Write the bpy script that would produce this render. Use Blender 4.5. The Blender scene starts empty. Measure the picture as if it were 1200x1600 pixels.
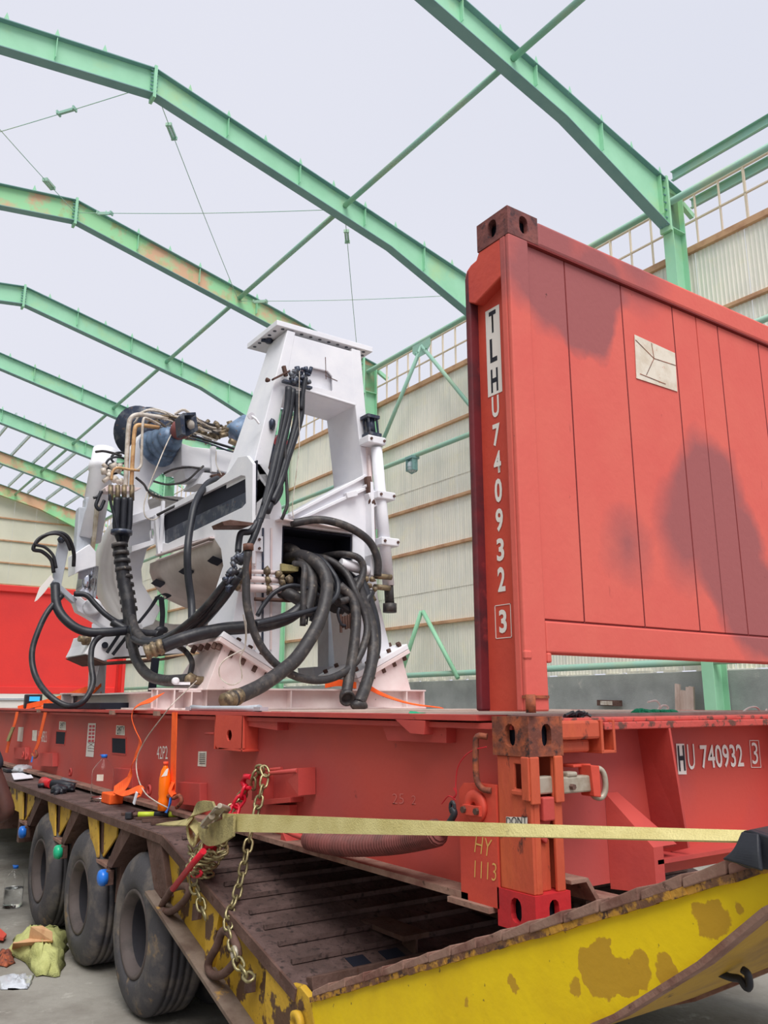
import bpy, bmesh, math, random
from mathutils import Vector, Matrix
from mathutils.geometry import tessellate_polygon
V = Vector
PI = math.pi
scene = bpy.context.scene
COL = scene.collection
rnd = random.Random(7)

# ------------------------------------------------------------------ camera
CP = V((-2.01235, -2.05893, 0.71182)); YAW, PITCH, ROLL, FPX = 0.607119, 0.228846, -0.0024047, 1289.63
_f = V((math.sin(YAW)*math.cos(PITCH), math.cos(YAW)*math.cos(PITCH), math.sin(PITCH)))
_r0 = V((math.cos(YAW), -math.sin(YAW), 0)); _u0 = _r0.cross(_f)
_r = _r0*math.cos(ROLL) + _u0*math.sin(ROLL); _u = -_r0*math.sin(ROLL) + _u0*math.cos(ROLL)
cam = bpy.data.cameras.new('camera'); camo = bpy.data.objects.new('camera', cam); COL.objects.link(camo)
cam.sensor_fit = 'HORIZONTAL'; cam.sensor_width = 36; cam.lens = 36*FPX/1200; cam.clip_start = .05; cam.clip_end = 500
camo.matrix_world = Matrix(((_r.x, _u.x, -_f.x, CP.x), (_r.y, _u.y, -_f.y, CP.y), (_r.z, _u.z, -_f.z, CP.z), (0, 0, 0, 1)))
scene.camera = camo

# ------------------------------------------------------------------ light
world = bpy.data.worlds.new('overcast_sky'); scene.world = world; world.use_nodes = True
wn = world.node_tree; wn.nodes.clear()
_o = wn.nodes.new('ShaderNodeOutputWorld'); _b = wn.nodes.new('ShaderNodeBackground')
_tc = wn.nodes.new('ShaderNodeTexCoord'); _no = wn.nodes.new('ShaderNodeTexNoise'); _no.inputs['Scale'].default_value = 1.6
_no.inputs['Detail'].default_value = 2
_cr = wn.nodes.new('ShaderNodeValToRGB'); _cr.color_ramp.elements[0].position = .3; _cr.color_ramp.elements[1].position = .75
_cr.color_ramp.elements[0].color = (.725, .745, .845, 1); _cr.color_ramp.elements[1].color = (.775, .785, .875, 1)
wn.links.new(_tc.outputs['Generated'], _no.inputs['Vector']); wn.links.new(_no.outputs['Fac'], _cr.inputs['Fac'])
wn.links.new(_cr.outputs['Color'], _b.inputs['Color']); _b.inputs['Strength'].default_value = .95
wn.links.new(_b.outputs['Background'], _o.inputs['Surface'])
sun = bpy.data.lights.new('hazy_sun', 'SUN'); suno = bpy.data.objects.new('hazy_sun', sun); COL.objects.link(suno)
sun.energy = 2.9; sun.angle = math.radians(38); sun.color = (1, .97, .92)
suno.rotation_euler = (V((0, 0, 1))).rotation_difference(V((-.30, -.66, 1.15)).normalized()).to_euler()
scene.view_settings.view_transform = 'Standard'; scene.view_settings.look = 'None'
scene.view_settings.gamma = 1; scene.view_settings.exposure = 0.1; scene.view_settings.use_curve_mapping = False

# ------------------------------------------------------------------ locating helpers: a sight line met with a real plane
def ray(x, y): return _f + _r*((x-600)/FPX) - _u*((y-800)/FPX)
def onX(x, y, v): d = ray(x, y); return CP + d*((v-CP.x)/d.x)
def onY(x, y, v): d = ray(x, y); return CP + d*((v-CP.y)/d.y)
def onZ(x, y, v): d = ray(x, y); return CP + d*((v-CP.z)/d.z)
BA = 0.0173445                       # the hall stands one degree off the truck
CB, SB = math.cos(BA), math.sin(BA)
def BW(x, y, z): return V((x*CB - y*SB, x*SB + y*CB, z))
BM = Matrix.Rotation(BA, 4, 'Z')

# ------------------------------------------------------------------ materials
def srgb(r, g, b):
    c = lambda v: (v/255)/12.92 if v <= 10 else ((v/255+.055)/1.055)**2.4
    return (c(r), c(g), c(b), 1)
MATS = {}
def mat(name, col, rough=.55, metal=0, col2=None, sc=3.0, lo=.45, hi=.65, detail=6, col3=None, sc3=9.0, lo3=.62, hi3=.68,
        bump=.15, bsc=40, stretch=(1, 1, 1), trans=0, alpha=1, ior=1.45, emit=0, patches=None, pcol=None, waves=None, pns=(4, .22)):
    m = bpy.data.materials.new(name); m.use_nodes = True; nt = m.node_tree; N, Lk = nt.nodes, nt.links
    b = N['Principled BSDF']; b.inputs['Roughness'].default_value = rough; b.inputs['Metallic'].default_value = metal
    b.inputs['IOR'].default_value = ior; b.inputs['Transmission Weight'].default_value = trans
    b.inputs['Alpha'].default_value = alpha
    geo = N.new('ShaderNodeNewGeometry'); mp = N.new('ShaderNodeMapping'); mp.inputs['Scale'].default_value = stretch
    Lk.new(geo.outputs['Position'], mp.inputs['Vector'])
    def noise(s, d, lo, hi, off=0):
        n = N.new('ShaderNodeTexNoise'); n.inputs['Scale'].default_value = s; n.inputs['Detail'].default_value = d
        n.inputs['Roughness'].default_value = .62
        if off:
            a = N.new('ShaderNodeVectorMath'); a.operation = 'ADD'; a.inputs[1].default_value = (off, off*2, -off)
            Lk.new(mp.outputs[0], a.inputs[0]); Lk.new(a.outputs[0], n.inputs['Vector'])
        else: Lk.new(mp.outputs[0], n.inputs['Vector'])
        r = N.new('ShaderNodeMapRange'); r.inputs['From Min'].default_value = lo; r.inputs['From Max'].default_value = hi
        Lk.new(n.outputs['Fac'], r.inputs['Value']); return r.outputs['Result']
    def mix(f, a, c):
        x = N.new('ShaderNodeMix'); x.data_type = 'RGBA'
        if isinstance(f, (int, float)): x.inputs[0].default_value = f
        else: Lk.new(f, x.inputs[0])
        for s, v in ((6, a), (7, c)):
            if hasattr(v, 'links'): Lk.new(v, x.inputs[s])
            else: x.inputs[s].default_value = v
        return x.outputs[2]
    cur = col
    if col2: cur = mix(noise(sc, detail, lo, hi), cur, col2)
    if patches:
        nz = N.new('ShaderNodeTexNoise'); nz.inputs['Scale'].default_value = pns[0]; nz.inputs['Detail'].default_value = 4
        Lk.new(geo.outputs['Position'], nz.inputs['Vector'])
        for (c, rad, soft) in patches:
            d = N.new('ShaderNodeVectorMath'); d.operation = 'DISTANCE'; d.inputs[1].default_value = c
            Lk.new(geo.outputs['Position'], d.inputs[0])
            ad = N.new('ShaderNodeMath'); ad.operation = 'MULTIPLY_ADD'; ad.inputs[1].default_value = pns[1]
            Lk.new(nz.outputs['Fac'], ad.inputs[0]); Lk.new(d.outputs['Value'], ad.inputs[2])
            r = N.new('ShaderNodeMapRange'); r.inputs['From Min'].default_value = rad+pns[1]/2+soft; r.inputs['From Max'].default_value = rad+pns[1]/2-soft
            Lk.new(ad.outputs[0], r.inputs['Value']); cur = mix(r.outputs['Result'], cur, pcol)
    if waves:
        w = N.new('ShaderNodeTexNoise'); w.inputs['Scale'].default_value = waves[0]; w.inputs['Detail'].default_value = 5
        mq = N.new('ShaderNodeMapping'); mq.inputs['Scale'].default_value = waves[1]
        Lk.new(geo.outputs['Position'], mq.inputs['Vector']); Lk.new(mq.outputs[0], w.inputs['Vector'])
        r = N.new('ShaderNodeMapRange'); r.inputs['From Min'].default_value = waves[3]; r.inputs['From Max'].default_value = waves[4]
        Lk.new(w.outputs['Fac'], r.inputs['Value']); cur = mix(r.outputs['Result'], cur, waves[2])
    if col3: cur = mix(noise(sc3, 8, lo3, hi3, 3.7), cur, col3)
    if hasattr(cur, 'links'): Lk.new(cur, b.inputs['Base Color'])
    else: b.inputs['Base Color'].default_value = cur
    if bump:
        n = N.new('ShaderNodeTexNoise'); n.inputs['Scale'].default_value = bsc; n.inputs['Detail'].default_value = 4
        Lk.new(mp.outputs[0], n.inputs['Vector'])
        bp = N.new('ShaderNodeBump'); bp.inputs['Strength'].default_value = bump; bp.inputs['Distance'].default_value = .01
        Lk.new(n.outputs['Fac'], bp.inputs['Height']); Lk.new(bp.outputs['Normal'], b.inputs['Normal'])
    if emit:
        b.inputs['Emission Color'].default_value = col; b.inputs['Emission Strength'].default_value = emit
    MATS[name] = m; return m

RUST = srgb(96, 62, 48); DRUST = srgb(60, 44, 40)
WALLP = [((.20, 0, 2.34), .22, .05), ((.44, 0, 2.26), .20, .02), ((.52, 0, 2.42), .17, .03), ((.2, 0, 2.55), .24, .10), ((.75, 0, 2.6), .16, .12), ((1.18, 0, 1.62), .24, .05), ((1.28, 0, 1.38), .27, .03), ((1.02, 0, 1.42), .20, .08), ((1.45, 0, 1.12), .26, .04), ((.60, 0, 1.32), .10, .08)]
YP_ = [(tuple(onX(a, b, -.27)), r_, .002) for a, b, r_ in ((945, 1500, .045), (930, 1525, .055), (965, 1520, .055), (1000, 1530, .045), (1040, 1520, .035), (900, 1545, .03), (1120, 1436, .032), (1105, 1440, .03), (1160, 1420, .012), (730, 1568, .014), (800, 1525, .012), (985, 1535, .05))]
M = dict(
 red=mat('red_paint', srgb(196, 76, 68), .6, 0, srgb(176, 66, 64), 2.2, .4, .7, 4, srgb(112, 52, 46), 16, .70, .74, bump=.12),
 redwall=mat('red_end_wall_paint', srgb(216, 96, 86), .7, 0, srgb(220, 106, 92), 2.0, .4, .7, 4, srgb(84, 44, 42), 13, .72, .75, waves=(14, (1, 1, .22), srgb(120, 54, 54), .70, .76), patches=WALLP, pcol=srgb(160, 88, 88), bump=.12),
 redbright=mat('bright_red_paint', srgb(208, 78, 60), .6, 0, srgb(196, 70, 58), 4, .45, .7, 4, srgb(100, 44, 38), 22, .72, .76),
 redfar=mat('faded_scarlet_paint', srgb(226, 58, 52), .6, 0, srgb(212, 54, 52), 1.2, .4, .7),
 redside=mat('pinkish_red_side_paint', srgb(186, 80, 76), .6, 0, srgb(200, 80, 70), 1.4, .4, .62, 3, srgb(140, 62, 60), 9, .68, .74, bump=.1),
 postdark=mat('dark_maroon_edge_paint', srgb(112, 36, 44), .6, 0, srgb(70, 34, 42), 5, .45, .65, 6, srgb(150, 52, 54), 6, .6, .7),
 cast_top=mat('maroon_brown_casting', srgb(104, 60, 58), .75, 0, srgb(136, 78, 72), 9, .42, .6, 6, srgb(66, 44, 48), 20, .55, .65, bump=.4),
 mullion=mat('pale_tan_mullion_paint', srgb(232, 214, 190), .6, bump=0),
 flangegrey=mat('grimy_grey_brown_flange', srgb(122, 106, 94), .8, 0, srgb(96, 78, 68), 5, .45, .65, 6, srgb(168, 130, 62), 7, .62, .68, bump=.3),
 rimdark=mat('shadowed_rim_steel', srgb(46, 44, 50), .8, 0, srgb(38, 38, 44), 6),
 rededge=mat('rust_bitten_red_edge', srgb(200, 84, 76), .65, 0, srgb(188, 76, 70), 3, .4, .7, 5, srgb(104, 66, 58), 22, .52, .60, bump=.3),
 yellowbelly=mat('darker_yellow_underside', srgb(182, 144, 36), .6, 0, srgb(150, 116, 44), 4, .45, .65, 6, srgb(84, 62, 44), 8, .64, .70),  # the ramp yellow made darker, with a little rust
 yellowcrust=mat('rust_eaten_yellow_edge', srgb(190, 140, 54), .75, 0, srgb(112, 78, 56), 16, .45, .55, 6, srgb(70, 50, 44), 30, .55, .62, bump=.6),
 yellowlight=mat('faded_ochre_paint', srgb(206, 166, 64), .6, 0, srgb(176, 136, 60), 9, .5, .66, 6, srgb(92, 66, 50), 14, .62, .67, bump=.3),
 cast_old=mat('worn_brown_casting', srgb(110, 62, 50), .75, 0, srgb(168, 88, 56), 12, .42, .6, 6, srgb(64, 44, 42), 26, .55, .65, bump=.4),
 cast_red=mat('fresh_red_casting', srgb(196, 44, 50), .5, 0, srgb(178, 40, 48), 10, .4, .7, bump=.2),
 postorange=mat('orange_worn_post_paint', srgb(192, 84, 58), .6, 0, srgb(204, 96, 58), 5, .45, .65, 5, srgb(86, 48, 42), 14, .60, .66, stretch=(1, 1, .45), bump=.3),
 seam=mat('dark_seam_sealant', srgb(120, 36, 36), .8),
 yellow=mat('yellow_paint', srgb(240, 206, 4), .5, 0, srgb(226, 188, 8), 3, .45, .7, 6, srgb(150, 106, 40), 7, .70, .71, bump=.15, patches=YP_, pcol=srgb(196, 152, 36), pns=(13, .13), waves=(30, (1, 1, 1), srgb(110, 76, 40), .70, .74)),
 yellowworn=mat('worn_yellow_paint', srgb(196, 156, 46), .6, 0, srgb(92, 66, 48), 7, .54, .58, 8, srgb(60, 46, 42), 22, .62, .68, bump=.3),
 rust=mat('rusty_brown_steel', srgb(88, 64, 56), .8, .1, srgb(112, 86, 78), 6, .45, .7, 8, srgb(84, 54, 42), 18, .58, .68, bump=.5),
 deckrust=mat('dirty_deck_steel', srgb(78, 60, 56), .85, 0, srgb(108, 86, 82), 5, .42, .68, 8, srgb(52, 40, 38), 30, .55, .66, bump=.6),
 rustlight=mat('pale_rusty_flange', srgb(150, 118, 104), .8, 0, srgb(120, 82, 72), 8, .45, .65, 8, srgb(80, 56, 48), 26, .62, .7, bump=.4),
 white=mat('white_machine_paint', srgb(238, 238, 242), .45, 0, srgb(226, 227, 234), 3, .4, .7, 5, srgb(176, 172, 172), 24, .70, .74, bump=.08),
 whitepink=mat('pink_tinged_white_paint', srgb(232, 218, 216), .5, 0, srgb(222, 200, 198), 3, .4, .65, 5, srgb(130, 110, 104), 26, .69, .73, bump=.1),
 greypaint=mat('pale_grey_paint', srgb(182, 188, 196), .5, 0, srgb(168, 172, 180), 4),
 black=mat('black_rubber', srgb(34, 36, 44), .45, 0, srgb(48, 50, 56), 12, .45, .7, bump=.1),
 hose=mat('dusty_black_hose', srgb(38, 38, 44), .42, 0, srgb(70, 68, 68), 11, .5, .75, 6, srgb(128, 120, 110), 30, .70, .75, bump=.15),
 hosegrey=mat('muddy_grey_hose', srgb(52, 50, 52), .5, 0, srgb(86, 80, 76), 12, .5, .66, 6, srgb(138, 128, 112), 24, .64, .72, bump=.3),
 void=mat('navy_shade_and_black', srgb(20, 24, 40), .8, bump=0),  # painted shade for holes and recesses; also colours the black mat and prop
 darksteel=mat('dark_blue_steel', srgb(52, 60, 78), .4, .3, srgb(96, 100, 108), 9, .5, .6, 6, srgb(120, 88, 70), 20, .62, .7),
 bluesteel=mat('blue_grey_bellows', srgb(112, 136, 164), .45, .1, srgb(70, 88, 112), 7, .45, .65, 6, srgb(130, 110, 96), 18, .62, .7),
 brass=mat('dull_brass_fitting', srgb(140, 124, 98), .5, .4, srgb(92, 80, 68), 20, .45, .6),
 pipe=mat('cream_steel_pipe', srgb(206, 198, 188), .5, .1, srgb(168, 152, 134), 12, .45, .65),
 tanpipe=mat('tan_steel_pipe', srgb(204, 164, 116), .5, .1, srgb(170, 124, 84), 12, .45, .65),
 copper=mat('brown_rusty_pipe', srgb(134, 92, 76), .6, .2, srgb(92, 66, 58), 14),
 chrome=mat('chrome_rod', srgb(196, 198, 206), .15, .95, bump=0),
 silver=mat('galvanised_bar', srgb(180, 172, 156), .5, .3, srgb(150, 134, 112), 9, .45, .65),
 chain=mat('yellow_zinc_chain', srgb(168, 158, 118), .38, .65, srgb(128, 116, 84), 30, .45, .65, bump=.1),
 redbinder=mat('glossy_red_paint', srgb(206, 22, 48), .35, 0, srgb(186, 18, 42), 8),
 orange=mat('orange_webbing', srgb(255, 104, 38), .8, 0, srgb(240, 88, 30), 9, bump=.2, bsc=150),
 strapy=mat('pale_yellow_webbing', srgb(216, 204, 142), .85, 0, srgb(200, 186, 122), 7, .4, .65, 5, srgb(128, 112, 84), 9, .67, .75, bump=.3, bsc=180),
 straptan=mat('olive_tan_webbing', srgb(170, 158, 108), .85, 0, srgb(132, 122, 84), 12, bump=.4, bsc=120),
 blueweb=mat('blue_strap', srgb(40, 116, 214), .7), 
 green=mat('hazed_green_paint', srgb(160, 216, 180), .55, 0, srgb(148, 206, 168), 1.5, .4, .7, 4, srgb(176, 208, 150), .8, .55, .75, bump=0),  # green made paler to carry the haze in its colour
 greenrust=mat('rusted_green_paint', srgb(156, 214, 160), .55, 0, srgb(214, 172, 138), .7, .46, .54, 6, srgb(170, 186, 130), 2.0, .55, .65, bump=0),
 greendark=mat('shaded_green_paint', srgb(124, 162, 160), .55, 0, srgb(112, 152, 152), 1.5, bump=0),  # frame green darkened: underside shade put into the flange colour
 greentube=mat('green_tube_paint', srgb(148, 190, 172), .5, 0, srgb(168, 190, 160), 1.2, .45, .7, bump=0),
 purlin=mat('weathered_purlin_steel', srgb(186, 200, 196), .5, .1, srgb(160, 180, 172), 1),
 clad=mat('cream_corrugated_sheet', srgb(242, 237, 222), .6, 0, srgb(228, 226, 214), 1.0, .4, .7, 5, srgb(240, 234, 212), 2.2, .55, .75, bump=0, waves=(2.6, (3, 6, .22), srgb(210, 210, 202), .5, .85)),
 cladgable=mat('pale_gable_sheet', srgb(222, 219, 200), .6, 0, srgb(208, 206, 188), .5, .4, .7),
 girt=mat('tan_timber_girt', srgb(206, 162, 126), .7, 0, srgb(180, 134, 104), 3, .45, .65, bump=.2),
 concrete=mat('grey_concrete_dado', srgb(170, 174, 172), .85, 0, srgb(146, 150, 148), 1.6, .4, .68, 6, srgb(196, 196, 190), 3.5, .62, .72, bump=.3),
 ground=mat('dusty_concrete_ground', srgb(150, 146, 138), .9, 0, srgb(118, 112, 104), 1.7, .4, .66, 8, srgb(176, 172, 164), 7, .6, .72, bump=.5, bsc=25),
 tire=mat('dusty_tyre_rubber', srgb(74, 72, 76), .8, 0, srgb(112, 104, 98), 5, .48, .66, 7, srgb(140, 118, 92), 6, .64, .72, bump=.3),
 tread=mat('dark_tyre_tread', srgb(50, 50, 56), .8, 0, srgb(70, 66, 66), 7, bump=.3),
 rim=mat('dusty_rim_steel', srgb(92, 82, 80), .7, .1, srgb(70, 64, 62), 6),
 sticker=mat('white_sticker', srgb(226, 222, 212), .6, 0, srgb(206, 198, 184), 12, bump=0),
 decal=mat('weathered_white_decal', srgb(226, 216, 200), .6, 0, srgb(210, 196, 176), 9, .45, .6, 8, srgb(206, 150, 130), 30, .66, .70, bump=.1),
 letter=mat('white_lettering', srgb(238, 232, 226), .6, bump=0),
 blk=mat('black_lettering', srgb(30, 32, 44), .6, bump=0),
 pinkl=mat('pink_red_print', srgb(204, 70, 84), .6, bump=0),
 chalk=mat('yellow_chalk', srgb(222, 176, 100), .9, bump=0),
 palechalk=mat('pale_chalk', srgb(214, 120, 112), .9, bump=0),
 skin=mat('dark_brown_skin', srgb(92, 60, 54), .5, 0, srgb(78, 50, 48), 5, bump=.05),
 cloth=mat('dark_work_cloth', srgb(52, 54, 68), .9),
 plastic=mat('clear_plastic', (1, 1, 1, 1), .06, 0, trans=1, ior=1.15, bump=0),
 water=mat('water', (.95, .98, 1, 1), .02, 0, trans=1, ior=1.33, bump=0),
 bluecap=mat('blue_plastic', srgb(36, 112, 210), .4),
 bluelens=mat('blue_lamp_lens', srgb(44, 120, 220), .25, bump=0),
 greenlens=mat('green_lamp_lens', srgb(38, 176, 130), .25, bump=0),
 drink=mat('orange_drink', srgb(255, 120, 20), .15, bump=0),
 lime=mat('lime_rubber_grip', srgb(190, 208, 60), .5, bump=.05),
 steel=mat('tool_steel', srgb(168, 170, 178), .35, .6, srgb(120, 120, 126), 14),
 redplastic=mat('red_plastic', srgb(206, 40, 48), .4),
 paper=mat('white_paper', srgb(228, 230, 238), .8, bump=.1),
 bagp=mat('clouded_plastic_film', srgb(216, 220, 228), .3, 0, trans=.35, bump=.3),
 sack=mat('woven_green_sack', srgb(188, 190, 124), .85, 0, srgb(160, 162, 98), 7, .45, .7, bump=.5, bsc=90),
 card=mat('brown_cardboard', srgb(206, 164, 122), .85, 0, srgb(182, 130, 92), 6),
 cardred=mat('orange_print', srgb(236, 84, 54), .7),
 greennet=mat('green_twine', srgb(40, 176, 130), .8, bump=.3),
 glassg=mat('dusty_glass', srgb(200, 208, 212), .2, .1, bump=0),
 screen=mat('blue_screen', srgb(60, 170, 235), .3, emit=.6, bump=0),
 timber=mat('weathered_plank', srgb(196, 176, 166), .85, 0, srgb(170, 146, 134), 6, .4, .65, stretch=(1, 1, .3)),
 khaki=mat('khaki_paint', srgb(150, 136, 96), .7),
)
# ------------------------------------------------------------------ geometry helpers
def cat_rom(pts, n=6, closed=False):
    pts = [V(p) for p in pts]
    if len(pts) < 3: return pts
    out = []; L = len(pts); rng = range(L if closed else L-1)
    for i in rng:
        p0 = pts[(i-1) % L] if (closed or i > 0) else pts[0]*2-pts[1]
        p1 = pts[i]; p2 = pts[(i+1) % L]
        p3 = pts[(i+2) % L] if (closed or i+2 < L) else pts[-1]*2-pts[-2]
        for k in range(n):
            t = k/n
            out.append(.5*((2*p1) + (p2-p0)*t + (2*p0-5*p1+4*p2-p3)*t*t + (3*p1-p0-3*p2+p3)*t*t*t))
    if not closed: out.append(pts[-1])
    return out

class G:
    def __init__(s): s.bm = bmesh.new()
    def quad(s, a, b, c, d):
        v = [s.bm.verts.new(p) for p in (a, b, c, d)]; s.bm.faces.new(v); return s
    def hexa(s, p):
        v = [s.bm.verts.new(q) for q in p]
        for f in ((0, 3, 2, 1), (4, 5, 6, 7), (0, 1, 5, 4), (1, 2, 6, 5), (2, 3, 7, 6), (3, 0, 4, 7)): s.bm.faces.new([v[i] for i in f])
        return s
    def box(s, x0, x1, y0, y1, z0, z1, m=None):
        p = [V(q) for q in ((x0, y0, z0), (x1, y0, z0), (x1, y1, z0), (x0, y1, z0), (x0, y0, z1), (x1, y0, z1), (x1, y1, z1), (x0, y1, z1))]
        if m is not None: p = [m @ q for q in p]
        return s.hexa(p)
    def bar(s, a, b, w, h, up=V((0, 0, 1)), off=0):          # oriented box from a to b
        a, b = V(a), V(b); d = (b-a).normalized(); sd = d.cross(up)
        if sd.length < 1e-4: sd = d.cross(V((1, 0, 0)))
        sd.normalize(); u = sd.cross(d).normalized(); c = u*off
        q = []
        for e in (a, b):
            q += [e+c-sd*w/2-u*h/2, e+c+sd*w/2-u*h/2, e+c+sd*w/2+u*h/2, e+c-sd*w/2+u*h/2]
        return s.hexa([q[0], q[4], q[5], q[1], q[3], q[7], q[6], q[2]])
    def ibeam(s, a, b, w, h, tf, tw, up=V((0, 0, 1))):
        s.bar(a, b, w, tf, up, h/2-tf/2); s.bar(a, b, w, tf, up, -h/2+tf/2); s.bar(a, b, tw, h-2*tf, up); return s
    def tube(s, pts, r, seg=8, closed=False, caps=True, smooth=0):
        if smooth: pts = cat_rom(pts, smooth, closed)
        pts = [V(p) for p in pts]; n = len(pts)
        rs = r if isinstance(r, (list, tuple)) else None
        T = []
        for i in range(n):
            a = pts[(i-1) % n] if (closed or i) else pts[0]; b = pts[(i+1) % n] if (closed or i < n-1) else pts[-1]
            t = (b-a); T.append(t.normalized() if t.length > 1e-9 else V((0, 0, 1)))
        nrm = T[0].orthogonal().normalized(); rings = []
        for i in range(n):
            nrm = (nrm - T[i]*nrm.dot(T[i]))
            nrm = nrm.normalized() if nrm.length > 1e-6 else T[i].orthogonal().normalized()
            bn = T[i].cross(nrm); rr = (rs[0] + (rs[-1]-rs[0])*i/(n-1) if len(rs) == 2 else rs[min(i, len(rs)-1)]) if rs else r
            rings.append([s.bm.verts.new(pts[i] + (nrm*math.cos(2*PI*k/seg) + bn*math.sin(2*PI*k/seg))*rr) for k in range(seg)])
        for i in range(n if closed else n-1):
            A, B_ = rings[i], rings[(i+1) % n]
            for k in range(seg): s.bm.faces.new((A[k], A[(k+1) % seg], B_[(k+1) % seg], B_[k])).smooth = seg > 6
        if caps and not closed:
            s.bm.faces.new(rings[0][::-1]); s.bm.faces.new(rings[-1])
        return s
    def cyl(s, a, b, r, r2=None, seg=16): 
        return s.tube([a, b], [r, r if r2 is None else r2] if r2 is not None else r, seg)
    def lathe(s, o, ax, prof, seg=24, close=False, caps=True):           # prof: (distance along axis, radius)
        o = V(o); ax = V(ax).normalized(); u = ax.orthogonal().normalized(); w = ax.cross(u); R = []
        for h, r in prof:
            R.append([s.bm.verts.new(o + ax*h + (u*math.cos(2*PI*k/seg) + w*math.sin(2*PI*k/seg))*max(r, 1e-4)) for k in range(seg)])
        m = len(R)
        for i in range(m if close else m-1):
            A, B_ = R[i], R[(i+1) % m]
            for k in range(seg): s.bm.faces.new((A[k], A[(k+1) % seg], B_[(k+1) % seg], B_[k])).smooth = True
        if not close and caps:
            if prof[0][1] > 1e-3: s.bm.faces.new(R[0][::-1])
            if prof[-1][1] > 1e-3: s.bm.faces.new(R[-1])
        return s
    def plate(s, outer, vec, holes=()):                       # polygon (3-D points in a plane) extruded by vec, with holes
        loops = [[V(p) for p in outer]] + [[V(p) for p in h] for h in holes]; vec = V(vec)
        flat = [p for l in loops for p in l]; tris = tessellate_polygon(loops)
        f = [s.bm.verts.new(p) for p in flat]; b = [s.bm.verts.new(p+vec) for p in flat]
        for t in tris:
            try: s.bm.faces.new([f[i] for i in t]); s.bm.faces.new([b[i] for i in reversed(t)])
            except ValueError: pass
        k = 0
        for l in loops:
            n = len(l)
            for i in range(n):
                a, c = k+i, k+(i+1) % n
                s.bm.faces.new((f[a], f[c], b[c], b[a]))
            k += n
        return s
    def ribbon(s, pts, wv, th=.004, smooth=6):                # webbing: centre line, width vectors
        n0 = len(pts)
        c = cat_rom(pts, smooth); ws = cat_rom([V(w) for w in wv], smooth) if isinstance(wv, list) else [V(wv)]*len(c)
        if n0 == 2: c = [V(pts[0]).lerp(V(pts[1]), i/8) for i in range(9)]; ws = [V(wv[0]).lerp(V(wv[-1]), i/8) for i in range(9)] if isinstance(wv, list) else [V(wv)]*9
        rows = []
        for i, p in enumerate(c):
            d = (c[min(i+1, len(c)-1)] - c[max(i-1, 0)]); w = ws[min(i, len(ws)-1)]; nn = d.cross(w)
            nn = nn.normalized()*th/2 if nn.length > 1e-9 else V((0, 0, th/2))
            rows.append([s.bm.verts.new(q) for q in (p-w/2-nn, p+w/2-nn, p+w/2+nn, p-w/2+nn)])
        for i in range(len(rows)-1):
            for k in range(4): s.bm.faces.new((rows[i][k], rows[i][(k+1) % 4], rows[i+1][(k+1) % 4], rows[i+1][k]))
        s.bm.faces.new(rows[0][::-1]); s.bm.faces.new(rows[-1]); return s
    def blob(s, c, r, sub=2, amp=0, seed=0, sq=(1, 1, 1)):
        rr = random.Random(seed); g = bmesh.ops.create_icosphere(s.bm, subdivisions=sub, radius=1)
        for v in g['verts']:
            k = 1 + amp*(rr.random()-.5)*2
            v.co = V((v.co.x*r*sq[0], v.co.y*r*sq[1], v.co.z*r*sq[2]))*k + V(c)
            for f in v.link_faces: f.smooth = True
        return s
    def bolt(s, c, n, r=.012, h=.012): s.cyl(V(c), V(c)+V(n).normalized()*h, r, seg=6); return s

OFF = {}
def thing(name, label, cat, loc=(0, 0, 0), group=None, kind=None):
    o = bpy.data.objects.new(name, None); o.empty_display_size = .1; COL.objects.link(o); o.location = loc
    o['label'] = label; o['category'] = cat
    if group: o['group'] = group
    if kind: o['kind'] = kind
    OFF[o.name] = V(loc); return o
def mk(name, g, m, parent=None, bevel=0, label=None, kind=None, xf=None, recalc=True):
    bm = g.bm
    if xf is not None: bm.transform(xf)
    off = OFF[parent.name] if parent is not None else V((0, 0, 0))
    if recalc: bmesh.ops.recalc_face_normals(bm, faces=bm.faces)
    if off.length: bmesh.ops.translate(bm, vec=-off, verts=bm.verts)
    me = bpy.data.meshes.new(name); bm.to_mesh(me); bm.free()
    o = bpy.data.objects.new(name, me); COL.objects.link(o); o.parent = parent; OFF[o.name] = off
    me.materials.append(M[m] if isinstance(m, str) else m)
    if bevel:
        b = o.modifiers.new('bevel', 'BEVEL'); b.width = bevel; b.segments = 2; b.limit_method = 'ANGLE'; b.angle_limit = .7; b.harden_normals = False
    if label: o['label'] = label
    if kind: o['kind'] = kind
    return o
def solo(name, g, m, label, cat, group=None, kind=None, bevel=0, loc=None, xf=None):
    if xf is not None: g.bm.transform(xf); xf = None
    if loc is None:
        c = V((0, 0, 0)); zs = 1e9
        for v in g.bm.verts: c += v.co; zs = min(zs, v.co.z)
        c /= max(1, len(g.bm.verts)); loc = V((c.x, c.y, zs))
    bmesh.ops.translate(g.bm, vec=-V(loc), verts=g.bm.verts)
    o = mk(name, g, m, None, bevel); o.location = loc; OFF[o.name] = V(loc)
    if label: o['label'] = label
    if cat: o['category'] = cat
    if group: o['group'] = group
    if kind: o['kind'] = kind
    return o
def copy_tree(o, parent=None, loc=None, label=None, mx=None):
    c = o.copy(); COL.objects.link(c); c.parent = parent
    if loc is not None: c.location = loc
    if label: c['label'] = label
    for ch in list(o.children): copy_tree(ch, c)
    return c
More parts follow.
